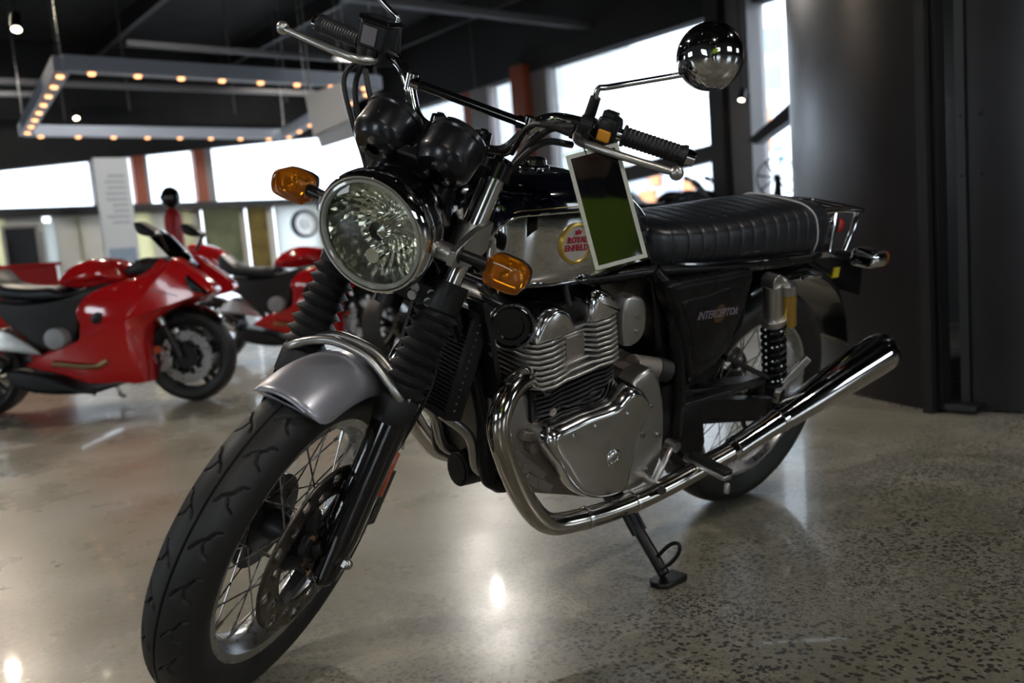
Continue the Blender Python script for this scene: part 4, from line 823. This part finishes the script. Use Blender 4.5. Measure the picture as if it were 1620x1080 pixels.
# ---- frame
q=MB()
for s in(1,-1):
    q.tube([(1.12,s*.03,.80),(1.06,s*.055,.68),(1.005,s*.08,.50),(.985,s*.085,.37),(.965,s*.088,.335),(.90,s*.09,.318),(.60,s*.10,.31),(.48,s*.11,.34)],.017,12,6)
    q.tube([(.58,s*.10,.755),(.535,s*.12,.70),(.49,s*.125,.58),(.455,s*.125,.45),(.44,s*.12,.34)],.019,12,6)
    q.tube([(1.08,s*.04,.80),(.85,s*.07,.745),(.58,s*.10,.752),(.25,s*.118,.742),(-.02,s*.11,.742),(-.16,s*.06,.745)],.0145,12,6)
    q.tube([(.255,s*.122,.738),(.33,s*.13,.60),(.43,s*.125,.48)],.0115,10,5)
    q.rings([[(p[0],s*y,p[2]) for p in [(0.515,0.12,0.475),(0.451,0.12,0.487),(0.353,0.12,0.404),(0.316,0.12,0.293),(0.337,0.12,0.236),(0.429,0.12,0.259),(0.5,0.12,0.351)]] for y in(.105,.125)])
q.cyl((1.14,0,.74),(1.08,0,.88),.034); q.tube([(1.1,0,.82),(.9,0,.75),(.6,0,.75)],.03,12,4); q.cyl((.44,-.12,.40),(.44,.12,.40),.025)
frame=bl(q,'frame','black_panel')
q=MB(); q.bar((1.045,.085,.735),(.985,.10,.515),.012,.055,(0,1,0)); q.bar((1.045,-.085,.735),(.985,-.10,.515),.012,.055,(0,1,0)); bl(q,'downtube_gusset','black_satin',frame,bevel=.003)
q=MB()
for k in range(2): q.cyl((1.022-.004*k,.108,.655-.022*k),(1.022-.004*k,.116,.655-.022*k),.0075,n=14)
bl(q,'mount_bolts','satin_alu',frame)
# oil cooler
ct=M.Rotation(R(-15),3,'Y'); CC=V((1.063,-.005,.605))
q=MB(); 
for k in range(23): z=-.088+.008*k; q.box(CC+ct@V((0,0,z)),(.030,.20,.0022),ct)
for y in(-.10,.10): q.box(CC+ct@V((0,y,0)),(.036,.012,.20),ct)
for z in(-.10,.10): q.box(CC+ct@V((0,0,z)),(.036,.21,.012),ct)
oc_=bl(q,'oil_cooler','black_satin',smooth=0)
q=MB(); q.box(CC+ct@V((-.004,0,0)),(.016,.19,.19),ct); bl(q,'cooler_core','black_cast',oc_,smooth=0)
q=MB()
for k in range(13): q.ball(CC+ct@V((.006,.107,-.085+.0142*k)),.0026,6)
bl(q,'fin_edges','steel',oc_,kind='stuff')
for s in(1,-1):
    q=MB(); q.tube([CC+ct@V((0,s*.06,-.105)),(1.02,s*.065,.44),(.99,s*.06,.36),(.93,s*.05,.33)],.011,10,5); bl(q,'oil_hose','satin_alu',oc_)
q=MB(); q.cyl((.92,.005,.335),(.998,.005,.335),.040,.037,n=28); q.cyl((.998,.005,.335),(1.001,.005,.335),.03,n=28); bl(q,'oil_filter','black_satin',bevel=.004)
# horn
hq=V((.985,.118,.685)); hd_=V((.55,.83,0)).normalized(); q=MB(); q.lathe([(.001,.004),(.024,.004),(.026,.010),(.036,.010),(.040,.014),(.044,.012),(.045,.0),(.038,-.012),(.02,-.03),(.001,-.03)],hq,hd_,36); hr=bl(q,'horn','black_gloss')
q=MB(); q.lathe([(.041,.012),(.0445,.0155),(.0465,.012),(.046,.0)],hq,hd_,40); bl(q,'horn_rim','steel',hr)
# ---- engine
EC=V((.82,0,.58)); ce,se=math.cos(R(10)),math.sin(R(10))
def E(x,y,z): dx,dz=x-EC.x,z-EC.z; return (EC.x+dx*ce+dz*se,y,EC.z-dx*se+dz*ce)
case=[(1.001,0.13,0.52),(0.956,0.13,0.541),(0.892,0.13,0.537),(0.807,0.13,0.489),(0.705,0.13,0.498),(0.631,0.13,0.525),(0.552,0.13,0.542),(0.508,0.13,0.438),(0.485,0.13,0.336),(0.498,0.13,0.247),(0.563,0.13,0.231),(0.658,0.13,0.229),(0.783,0.13,0.27),(0.878,0.13,0.301),(0.947,0.13,0.33),(0.984,0.13,0.408)]
q=MB(); q.pillow(case,-.13,.13,.014,3,sm=2,both=True)
eng=bl(q,'crankcase','cast_alu')
for (p,r) in zip([(0.915,0.13,0.425),(0.93,0.13,0.383),(0.883,0.13,0.336),(0.876,0.13,0.496),(0.804,0.13,0.474),(0.741,0.13,0.483)],(.016,.013,.014,.012,.014,.012)): q=MB(); q.cyl((p[0],.10,p[2]),(p[0],.148,p[2]),r,r*.8,n=16); bl(q,'case_boss','cast_alu',eng,bevel=.002)
for a,b in zip([(0.949,0.14,0.459),(0.966,0.14,0.422),(0.929,0.14,0.363)],[(0.876,0.14,0.429),(0.876,0.14,0.349),(0.853,0.14,0.314)]): q=MB(); q.bar(a,b,.02,.012,(0,1,0)); bl(q,'case_rib','cast_alu',eng,bevel=.002)
q=MB(); q.cyl([(0.602,0.1,0.537)][0],[(0.525,0.11,0.52)][0],.026,n=24); q.box([(0.608,0.08,0.516)][0],(.08,.10,.05)); bl(q,'starter_boss','cast_alu',eng,bevel=.003)
q=MB(); q.cyl([(0.529,0.11,0.522)][0],[(0.5,0.12,0.514)][0],.028,n=24); bl(q,'rubber_boot','black_rubber',eng)
cov=[(0.928,0.19,0.45),(0.926,0.19,0.475),(0.907,0.19,0.49),(0.871,0.19,0.497),(0.826,0.19,0.505),(0.753,0.19,0.51),(0.728,0.19,0.529),(0.702,0.19,0.54),(0.668,0.19,0.53),(0.639,0.19,0.502),(0.629,0.19,0.475),(0.643,0.19,0.435),(0.661,0.19,0.404),(0.658,0.19,0.367),(0.664,0.19,0.325),(0.67,0.19,0.293),(0.708,0.19,0.279),(0.765,0.19,0.286),(0.811,0.19,0.308),(0.847,0.19,0.34),(0.884,0.19,0.39),(0.908,0.19,0.417)]
q=MB(); q.pillow(cov,.13,.205,.021,8,sm=3,ry=.042); cv=bl(q,'side_cover','polished_alu',eng,smooth=50)
cap=[(0.74,0.205,0.387)][0]; q=MB(); q.lathe([(.001,.0035),(.007,.0035),(.008,.0060),(.0135,.0065),(.0165,.005),(.019,.0035),(.0205,0),(.0205,-.004)],(cap[0],.205,cap[2]),(0,1,0),36); bl(q,'inspection_cap','polished_alu',cv)
for a,b in zip([(0.891,0.2,0.482),(0.828,0.2,0.496),(0.74,0.2,0.507)],[(0.865,0.205,0.462),(0.807,0.205,0.472),(0.714,0.205,0.481)]):
    q=MB(); q.bar((a[0],.188,a[2]),(b[0],.206,b[2]),.011,.007,(0,1,0)); bl(q,'cover_rib','polished_alu',cv,bevel=.003)
sp=[(0.668,0.165,0.523),(0.614,0.165,0.554),(0.571,0.165,0.506),(0.543,0.165,0.427),(0.531,0.165,0.342),(0.545,0.165,0.287),(0.592,0.165,0.26),(0.649,0.165,0.266),(0.646,0.165,0.325),(0.636,0.165,0.4),(0.61,0.165,0.456)]
q=MB(); q.pillow(sp,.12,.168,.012,4,sm=2); scv=bl(q,'sprocket_cover','satin_alu',eng)
q=MB()
for p in [(0.603,0.168,0.463),(0.561,0.168,0.385),(0.582,0.168,0.302),(0.614,0.168,0.397)]: q.cyl((p[0],.166,p[2]),(p[0],.173,p[2]),.006,n=12)
bl(q,'cover_bolts','steel',scv)
# barrel (black fins)
def plan(w,rec,x0=.700,x1=.950): 
    hp=[(x1,.04),(x1-.003,w-.035),(x1-.020,w-.008),(x1-.05,w),(x1-.085,w-.006),(x1-.10,rec),(x0+.092,rec),(x0+.078,w-.006),(x0+.045,w),(x0+.018,w-.008),(x0+.003,w-.035),(x0,.04)]
    return hp+[(x,-y) for x,y in hp[::-1]]
q=MB()
for k in range(6): z=.505+.0115*k; q.rings([[E(x,y,zz) for x,y in plan(.158-.002*(5-k),.150)] for zz in(z,z+.0055)])
q.rings([[E(x,y,zz) for x,y in((.94,.14),(.71,.14),(.71,-.14),(.94,-.14))] for zz in(.49,.58)]); bl(q,'cylinder_barrel','black_cast',eng,smooth=30)
q=MB(); q.rings([[E(x,y,zz) for x,y in((.94,.132),(.71,.132),(.71,-.132),(.94,-.132))] for zz in(.572,.672)]); q.rings([[E(x,y,zz) for x,y in((.845,.142),(.795,.142),(.795,-.142),(.845,-.142))] for zz in(.590,.655)]); hd2=bl(q,'cylinder_head','cast_alu',eng,bevel=.003)
for k in range(9):
    z=.576+.0112*k; q=MB(); w_=.172-.0012*k; rec=(.168,.160,.150,.140)[min(k,3)]; P=[V((x,y,0)) for x,y in plan(w_,rec)]
    q.rings([[E(p.x,p.y,zz) for p in P] for zz in(z,z+.0058)]); bl(q,'cooling_fin','fin_alu',hd2,bevel=.0012)
def cover(pol,yw,name,m='polished_alu'):
    q=MB(); P=[E(x,0,z) for x,z in pol]; q.pillow(P,-yw,yw,.012,6,sm=2,both=True,ry=.03); return bl(q,name,m,hd2,smooth=50)
cover([(.838,.672),(.840,.700),(.855,.725),(.885,.737),(.915,.728),(.934,.705),(.940,.672)],.165,'camshaft_cover')
cover([(.712,.672),(.710,.688),(.735,.726),(.765,.737),(.785,.722),(.790,.672)],.162,'camshaft_cover')
q=MB(); q.rings([[E(x,y,z) for x,z in((.84,.67),(.79,.67),(.785,.715),(.845,.715))] for y in(-.12,.12)]); q.tube([E(.815,.12,.71),E(.81,.10,.76),(.80,.04,.78)],.006,8); bl(q,'plug_well','black_cast',hd2)
tb_=[(0.714,0.155,0.72),(0.668,0.155,0.718),(0.649,0.155,0.691),(0.642,0.155,0.645),(0.66,0.155,0.618),(0.698,0.155,0.614),(0.713,0.155,0.664)]
q=MB(); q.pillow(tb_,.125,.160,.008,3,sm=2); tp=bl(q,'throttle_cover','satin_alu',eng)
q=MB(); 
for p in [(0.676,0.16,0.679),(0.671,0.16,0.644)]: q.cyl((p[0],.158,p[2]),(p[0],.164,p[2]),.005,n=12)
bl(q,'cover_screws','steel',tp)
q=MB(); q.cyl((.70,.07,.66),(.58,.07,.66),.030); q.cyl((.70,-.07,.66),(.58,-.07,.66),.030); q.cyl((.69,.09,.655),(.69,.128,.655),.024); bl(q,'throttle_body','black_cast',eng)
# black bodies behind the engine
ab=[(0.579,0.1,0.732),(0.204,0.1,0.708),(0.207,0.1,0.582),(0.299,0.1,0.454),(0.445,0.1,0.434),(0.521,0.1,0.554)]; q=MB(); q.pillow(ab,-.105,.105,.015,3,sm=1,both=True); bl(q,'airbox','black_panel')
spn=[(0.581,0.15,0.727),(0.523,0.15,0.738),(0.402,0.15,0.74),(0.273,0.15,0.741),(0.274,0.15,0.677),(0.289,0.15,0.608),(0.325,0.15,0.541),(0.386,0.15,0.499),(0.447,0.15,0.494),(0.487,0.15,0.566),(0.531,0.15,0.654)]
for s in(1,-1):
    q=MB(); q.pillow(spn,s*.11,s*.152,.020,5,sm=2); sdp=bl(q,'side_panel','black_panel',smooth=50)
    q=MB(); q.pillow([(0.527,0.15,0.69),(0.436,0.15,0.698),(0.318,0.15,0.71),(0.324,0.15,0.628),(0.36,0.15,0.566),(0.422,0.15,0.532),(0.458,0.15,0.546),(0.486,0.15,0.626)],s*.148,s*.1545,.005,3,sm=2); bl(q,'panel_relief','black_panel',sdp,smooth=50)
    a,b=V([(0.468,0.156,0.651)][0]),V([(0.321,0.156,0.648)][0]); L=abs(a.x-b.x); mid=(a+b)/2
    ec=[(0.386,0.155,0.648)][0]; q=MB(); q.cyl((ec[0],s*.1540,ec[2]),(ec[0],s*.1555,ec[2]),.022,n=36); bl(q,'round_emblem','decal_orange',sdp)
    w_=text_mb('INTERCEPTOR',.03,lambda x,y,z:(x,y,z),.0006,shear=.25,bold=.0003); xs=[v[0] for v in w_.v]; k=L/(max(xs)-min(xs)); sl_=(b.z-a.z)/(a.x-b.x)
    w_.v=[(mid.x-s*x*k,s*(.1562+z),mid.z-.008+y*k*1.15+x*k*sl_) for x,y,z in w_.v]; bl(w_,'lettering','decal_grey',sdp,smooth=0)
# ---- exhausts
ph=[(0.916,0.125,0.572),(0.97,0.145,0.582),(1.021,0.165,0.56),(1.042,0.178,0.509),(1.014,0.183,0.429),(0.962,0.187,0.337),(0.895,0.19,0.27),(0.804,0.195,0.254),(0.69,0.197,0.251),(0.57,0.2,0.261),(0.447,0.205,0.283),(0.299,0.212,0.314)]
m0,m1=V([(0.312,0.211,0.312)][0]),V([(-0.263,0.24,0.483)][0])
for s in(1,-1):
    q=MB(); q.tube([(x,s*y,z) for x,y,z in ph],.0235,20,8); ex=bl(q,'exhaust_header','header_chrome')
    q=MB(); c=V((ph[0][0],s*ph[0][1],ph[0][2])); d=V((ph[1][0],s*ph[1][1],ph[1][2]))-c; d.normalize(); a_,b_=basis(d); q.cyl(c-d*.012,c+d*.012,.027,n=20)
    for k in range(10): th=2*PI*k/10; e=(a_*math.cos(th)+b_*math.sin(th)); q.bar(c+e*.024,c+e*.045,.005,.020,d)
    bl(q,'header_flange','steel',ex)
    q=MB()
    for i,f in((7,.1),(8,.35)):
        p0,p1=V((ph[i][0],s*ph[i][1],ph[i][2])),V((ph[i+1][0],s*ph[i+1][1],ph[i+1][2])); c=p0.lerp(p1,f); d=(p1-p0).normalized(); q=MB(); q.cyl(c-d*.004,c+d*.004,.0255,n=24); bl(q,'weld_band','polished_alu',ex)
    p0,p1=V((m0.x,s*m0.y,m0.z)),V((m1.x,s*m1.y,m1.z)); d=p1-p0; L=d.length; q=MB()
    q.lathe([(.0245,-.02),(.0265,0),(.0275,.02),(.029,.10),(.0315,L*.27),(.0345,L*.32),(.042,L*.5),(.050,L*.75),(.0545,L-.03),(.0555,L-.012),(.054,L)],p0,d,48); mf=bl(q,'silencer','chrome')
    q=MB(); 
    for h,r in((.006,.0295),(L*.275,.0345)): q=MB(); q.lathe([(r-.004,h-.010),(r,h-.008),(r,h+.008),(r-.004,h+.010)],p0,d,36); bl(q,'silencer_clamp','chrome',mf)
    q=MB(); q.lathe([(.055,L-.002),(.0545,L+.010),(.047,L+.022),(.030,L+.024),(.026,L+.018),(.025,L-.05),(.001,L-.05)],p0,d,40); bl(q,'end_cap','black_gloss',mf)
# ---- rear end
for s in(1,-1):
    T0,T1=V((.190,s*.150,.705)),V((.085,s*.150,.40)); d=(T1-T0).normalized(); L=(T1-T0).length; q=MB()
    q.cyl(T0-V((0,.018*s,0)),T0+V((0,.018*s,0)),.021); q.cyl(T0+d*.008,T0+d*.10,.0235,.025); q.lathe([(.025,.098),(.034,.100),(.034,.110),(.029,.112),(.029,.120),(.025,.122)],T0,d,28); sk=bl(q,'shock_absorber','satin_alu',bevel=.002)
    q=MB(); q.tube([T0+d*(.118+.165*t/60)+(basis(d)[0]*math.cos(t*PI*2/7.5)+basis(d)[1]*math.sin(t*PI*2/7.5))*.0275 for t in range(61)],.0052,8,3); bl(q,'coil_spring','black_gloss',sk)
    q=MB(); q.cyl(T0+d*.11,T0+d*.30,.017); q.cyl(T0+d*.285,T0+d*.295,.031); q.cyl(T1-V((0,.016*s,0)),T1+V((0,.016*s,0)),.020); bl(q,'damper_body','black_satin',sk)
    r0=T0+V((-.054,.012*s,-.018)); q=MB(); q.cyl(r0+d*.012,r0+d*.105,.0205,n=24); bl(q,'reservoir','gold_anod',sk)
    q=MB(); q.cyl(r0-d*.010,r0+d*.014,.0215,n=24); q.tube([T0+d*.02,(T0+r0)/2+V((0,0,.012)),r0],.011,10,4); bl(q,'reservoir_head','satin_alu',sk)
    q=MB(); q.bar((.44,s*.098,.40),(.02,s*.098,.325),.028,.050,(0,0,1)); q.bar((.07,s*.098,.335),(-.05,s*.098,.322),.022,.036); q.cyl((0,s*.05,.32),(0,s*.125,.32),.018); bl(q,'swingarm','black_satin',bevel=.005)
    pp=[(0.103,0.165,0.411),(0.05,0.2,0.505)]; q=MB(); q.bar((pp[0][0],s*.168,pp[0][2]),(pp[1][0],s*.205,pp[1][2]),.016,.020); q.bar((pp[0][0]-.03,s*.150,pp[0][2]-.035),(pp[0][0],s*.170,pp[0][2]+.006),.016,.028); bl(q,'passenger_peg','satin_alu',bevel=.003)
    q=MB(); q.bar((.30,s*.128,.52),(.13,s*.150,.445),.012,.022,(0,1,0)); q.bar((.44,s*.128,.42),(.15,s*.150,.44),.012,.022,(0,1,0)); bl(q,'peg_hanger','black_satin',bevel=.002)
    # indicators at the tail
    i0=[(-0.154,0.2,0.749)][0]; q=MB(); q.cyl((i0[0]-.02,s*.07,.735),(i0[0],s*.175,i0[2]),.010); ri=bl(q,'indicator_stem','black_satin')
    q=MB(); q.pillow([(s*.165,-.020+i0[2]),(s*.168,.022+i0[2]),(s*.21,.026+i0[2]),(s*.236,.018+i0[2]),(s*.236,-.014+i0[2]),(s*.20,-.024+i0[2])],i0[0]-.02,i0[0]+.032,.012,4,f=lambda x,z,y:(y,x,z)); bl(q,'housing','chrome',ri)
    q=MB(); q.pillow([(s*.168,-.020+i0[2]),(s*.168,.020+i0[2]),(s*.21,.024+i0[2]),(s*.236,.018+i0[2]),(s*.236,-.014+i0[2]),(s*.20,-.022+i0[2])],i0[0]-.02,i0[0]-.042,.010,3,f=lambda x,z,y:(y,x,z)); bl(q,'amber_lens','amber',ri)
fpth=cat([(.34,0,.55),(.25,0,.655),(.12,0,.705),(0,0,.722),(-.14,0,.715),(-.26,0,.655),(-.35,0,.56),(-.405,0,.455)],6); rs=[]
for i,p in enumerate(fpth):
    t=(fpth[min(i+1,len(fpth)-1)]-fpth[max(i-1,0)]).normalized(); nn=V((t.z,0,-t.x)); nn=nn if nn.z>-2 else nn
    inw=(V((-.02,0,.32))-p).normalized(); rs.append([p+V((0,.088*math.sin(u),0))+inw*.05*(1-math.cos(u)) for u in[R(-85+170*k/12) for k in range(13)]])
q=MB(); q.rings(rs,cap=False); bl(q,'rear_mudguard','black_gloss',solid=.003,smooth=60)
q=MB(); q.bar((.50,.075,.44),(.02,.082,.40),.012,.05,(0,1,0)); bl(q,'chain_guard','black_satin',bevel=.003)
q=MB()
for z0,z1 in((.445,.385),(.36,.275)): q.bar((.50,.072,z0-.02 if z0>.4 else z0),(0,.072,z1),.012,.014,(0,1,0))
q.lathe([(.085,-.004),(.097,-.003),(.097,.003),(.085,.004)],(0,.072,.32),(0,1,0),40,closed=True); bl(q,'drive_chain','dark_metal')
q=MB(); q.pillow([(-.10,.765),(-.10,.835),(-.16,.845),(-.23,.835),(-.245,.80),(-.22,.762)],-.060,.060,.030,4,both=True); tl=bl(q,'tail_light','chrome')
q=MB(); q.pillow([(-.246,.782),(-.250,.815),(-.275,.812),(-.285,.795),(-.272,.778)],-.05,.05,.012,3,both=True); bl(q,'red_lens','red_lens',tl)
q=MB(); lp=[(-.06,.078,.850),(-.18,.085,.852),(-.28,.082,.846),(-.325,.055,.842),(-.335,0,.841)]
q.tube(lp+[(x,-y,z) for x,y,z in lp[-2::-1]],.0075,10,5)
for x in(-.13,-.19,-.25,-.30): q.cyl((x,-.08,.848),(x,.08,.848),.005,n=10)
for s in(1,-1):
    q.tube([(-.06,s*.078,.850),(-.045,s*.088,.80),(-.04,s*.10,.742)],.0065,10,4); q.tube([(-.27,s*.082,.846),(-.235,s*.095,.80),(-.20,s*.102,.738)],.0075,10,4); q.tube([(-.15,s*.086,.85),(-.14,s*.095,.79),(-.13,s*.102,.738)],.005,8,3); q.bar((.02,s*.104,.746),(-.215,s*.104,.735),.012,.014)
    q.cyl((.02,s*.125,.692),(-.065,s*.125,.690),.006,n=10)
bl(q,'luggage_rack','chrome')
q=MB(); q.bar((-.24,0,.735),(-.37,0,.69),.07,.016); q.box((-.375,0,.645),(.006,.16,.11),M.Rotation(R(12),3,'Y')); pb_=bl(q,'plate_bracket','black_satin',bevel=.003)
yp=[(-0.255,0.06,0.667)][0]; q=MB(); q.box((yp[0]+.0,.062,yp[2]),(.03,.006,.028)); bl(q,'yellow_tag','plate_yellow',pb_)
# ---- stand, pegs, levers
sd_=[(0.607,0.15,0.201),(0.597,0.185,0.159),(0.597,0.235,0.123),(0.6,0.279,0.095)]; ft=[(0.593,0.283,0.09)][0]
q=MB(); q.tube(sd_,.0135,12,5); q.bar(sd_[0],V(sd_[0]).lerp(V(sd_[1]),1.1),.038,.012,(0,1,0)); q.cyl((sd_[0][0],.09,sd_[0][2]+.01),(sd_[0][0],.16,sd_[0][2]+.01),.02); ss=bl(q,'side_stand','black_satin')
up_=V((0,math.sin(LEAN),math.cos(LEAN))); lf=V((0,math.cos(LEAN),-math.sin(LEAN)))
def gz(x,yw,zw): # world offsets (along bike axis, across, up) to bike frame
    return V((x,0,0))+lf.normalized()*0+M.Rotation(LEAN,3,'X')@V((0,yw,zw))
fw=M.Rotation(-LEAN,3,'X')@V(ft); q=MB()
pl_=[(-.045,-.022),(-.03,-.03),(.03,-.028),(.045,-.012),(.045,.014),(.03,.028),(-.03,.030),(-.045,.02)]
q.rings([[gz(fw.x+a,fw.y+b,z) for a,b in pl_] for z in(-.0015,.010)]); bl(q,'stand_foot','black_satin',ss,bevel=.003)
lpz=[(0.596,0.245,0.115),(0.604,0.275,0.163),(0.607,0.295,0.186),(0.606,0.31,0.189),(0.605,0.31,0.167),(0.608,0.295,0.135),(0.616,0.275,0.112)]
q=MB(); q.tube(lpz,.0045,8,5); bl(q,'stand_loop','black_satin',ss)
fp0,fp1=V([(0.442,0.17,0.303)][0]),V([(0.445,0.295,0.304)][0]); q=MB(); q.bar(fp0,fp1,.030,.014); q.bar(fp1-V((0,0,.012)),fp1-V((0,-.004,.038)),.012,.012); fpg=bl(q,'foot_peg','satin_alu',bevel=.004)
q=MB(); q.bar(fp0.lerp(fp1,.12)+V((0,0,.012)),fp1+V((0,0,.012)),.028,.014); bl(q,'peg_rubber','black_rubber',fpg,bevel=.003)
q=MB(); q.bar((fp0.x,-.17,fp0.z),(fp1.x,-.295,fp1.z),.030,.018); q.bar((fp0.x,-.12,fp0.z+.01),(fp0.x,-.17,fp0.z),.02,.02); q.bar((fp0.x,.12,fp0.z+.01),(fp0.x,.175,fp0.z),.02,.02); bl(q,'peg_mount','black_satin',bevel=.003)
sh=[(0.496,0.165,0.343),(0.525,0.178,0.33),(0.555,0.188,0.305),(0.575,0.19,0.277)]; q=MB(); q.tube(sh,.0075,10,4); q.cyl((sh[0][0],.15,sh[0][2]),(sh[0][0],.18,sh[0][2]),.013); q.cyl((sh[3][0],.165,sh[3][2]),(sh[3][0],.19,sh[3][2]),.010); gl=bl(q,'gear_lever','satin_alu')
q=MB(); q.tube([(0.547,0.18,0.258),(0.506,0.18,0.27),(0.407,0.165,0.268)],.0045,8,3); q.cyl([(0.554,0.2,0.256)][0],[(0.6,0.235,0.286)][0],.010,n=14); bl(q,'gear_linkage','black_satin',gl)
# ================= PRICE PLACARD hanging from the clutch lever =================
cs=[V(p) for p in [(0.971,0.481,0.926),(0.903,0.533,0.946),(0.901,0.565,0.743),(0.975,0.507,0.731)]]
o0=sum(cs,V())/4; ux=((cs[1]-cs[0])+(cs[2]-cs[3])).normalized(); uz=((cs[0]-cs[3])+(cs[1]-cs[2])); uz=(uz-ux*uz.dot(ux)).normalized(); un=ux.cross(uz)
hw=((cs[1]-cs[0]).length+(cs[2]-cs[3]).length)/4; hh=((cs[0]-cs[3]).length+(cs[1]-cs[2]).length)/4
t=thing('placard','tall glossy black placard with a white border hanging from the left handlebar lever','sign',o0)
t.rotation_euler=M((ux,uz,un)).transposed().to_euler()
q=MB(); q.b2((-hw+.007,-hh+.007,-.001),(hw-.007,hh-.007,.0012)); q.build('black_face','placard_black',t,smooth=0)
q=MB()
for a,b in(((-hw,-hh,-.001),(-hw+.007,hh,.0016)),((hw-.007,-hh,-.001),(hw,hh,.0016)),((-hw+.007,-hh,-.001),(hw-.007,-hh+.007,.0016)),((-hw+.007,hh-.007,-.001),(hw-.007,hh,.0016))): q.b2(a,b)
q.build('white_border','placard_border',t,smooth=0)
q=MB(); q.b2((-hw-.004,-hh-.004,-.003),(hw+.004,hh+.004,-.0012)); q.build('laminate_pouch','lens_glass',t,smooth=0)
q=MB(); q.tube([(-.01,hh-.01,.0),(-.012,hh+.012,.004),(.0,hh+.03,-.004),(.012,hh+.012,-.012),(.01,hh-.01,-.004)],.0012,6,4); q.build('cable_tie','black_satin',t)
# ================= PERSON (unseen, beside the camera, gives the placard its green reflection) =================
def skin(name,m,par,nodes,edges,root=0,sub=2):
    me=bpy.data.meshes.new(name); me.from_pydata([n[:3] for n in nodes],edges,[]); o=link(name,me,par); me.materials.append(MT[m])
    k=o.modifiers.new('skin','SKIN'); k.use_smooth_shade=True
    for i,n in enumerate(nodes): r=n[3]; me.skin_vertices[0].data[i].radius=(r,n[4] if len(n)>4 else r); me.skin_vertices[0].data[i].use_root=(i==root)
    u=o.modifiers.new('sub','SUBSURF'); u.levels=sub; u.render_levels=sub; return o
pa=math.atan2(cz.y,cz.x)  # away from the bike
per=thing('person','person in a hi-vis green jacket and dark trousers, mirrored in the placard','person',(cp.x+.50*math.cos(pa)+.36*cx.x,cp.y+.50*math.sin(pa)+.36*cx.y,0),(0,0,pa+PI))
N=[(-.02,0,.94,.11,.15),(0,0,1.08,.10,.14),(.01,0,1.22,.10,.155),(0,0,1.36,.07,.10),(.01,0,1.45,.05,.05),(.02,0,1.53,.055,.055),
 (0,.185,1.34,.055),(-.02,.225,1.08,.045),(.06,.225,.86,.032),(0,-.185,1.34,.055),(-.02,-.225,1.08,.045),(.06,-.225,.86,.032),
 (-.01,.095,.86,.092),(.015,.10,.50,.062),(-.02,.105,.11,.043),(.0,.105,.04,.04),(.11,.12,.03,.032),(-.01,-.095,.86,.092),(.015,-.10,.50,.062),(-.02,-.105,.11,.043),(.0,-.105,.04,.04),(.11,-.12,.03,.032)]
Ed=[(0,1),(1,2),(2,3),(3,4),(4,5),(2,6),(6,7),(7,8),(2,9),(9,10),(10,11),(0,12),(12,13),(13,14),(14,15),(15,16),(0,17),(17,18),(18,19),(19,20),(20,21)]
skin('body','denim',per,N,Ed)
J=[(-.02,0,.92,.13,.175),(0,0,1.08,.125,.165),(.01,0,1.24,.125,.175),(0,0,1.385,.075,.09),(0,.19,1.34,.07),(-.02,.228,1.08,.058),(.05,.228,.90,.046),(0,-.19,1.34,.07),(-.02,-.228,1.08,.058),(.05,-.228,.90,.046)]
skin('hi_vis_jacket','hivis',per,J,[(0,1),(1,2),(2,3),(2,4),(4,5),(5,6),(2,7),(7,8),(8,9)])
hN=[(.01,0,1.46,.055,.055),(.03,0,1.545,.085,.075),(.035,0,1.615,.098,.082),(.03,0,1.675,.08,.07),(.115,0,1.59,.016,.014),(.13,0,1.573,.012,.014)]
hd_o=skin('head','skin',per,hN,[(0,1),(1,2),(2,3),(2,4),(4,5)])
for s in(1,-1):
    q=MB(); q.ball((.115,s*.032,1.61),.011,10); q.build('eye','black_gloss',hd_o); q=MB(); q.ball((.025,s*.085,1.595),.026,10,sc=(.7,.35,1)); q.build('ear','skin',hd_o)
    H=[(.062,s*.225,.865,.024,.030),(.075,s*.225,.79,.016,.036)]; E_=[(0,1)]
    for k,(dx,ln) in enumerate(((.030,.9),(.010,1.0),(-.010,.95),(-.029,.78))):
        b0=len(H); H+=[(.077+dx,s*.222,.770,.0098),(.082+dx,s*.219,.770-.034*ln,.0092),(.084+dx*.9,s*.210,.770-.062*ln,.0085),(.080+dx*.9,s*.199,.770-.082*ln,.007)]; E_+=[(1,b0),(b0,b0+1),(b0+1,b0+2),(b0+2,b0+3)]
    b0=len(H); H+=[(.100,s*.208,.825,.012),(.122,s*.198,.795,.0105),(.128,s*.192,.765,.0085)]; E_+=[(0,b0),(b0,b0+1),(b0+1,b0+2)]
    skin('hand','skin',per,H,E_)
q=MB(); q.box((.107,0,1.54),(.012,.045,.009)); q.build('mouth','red_cloth',hd_o,bevel=.003)
q=MB(); q.ball((.015,0,1.65),.098,18,sc=(1,.92,.85)); q.build('hair','hair',per)
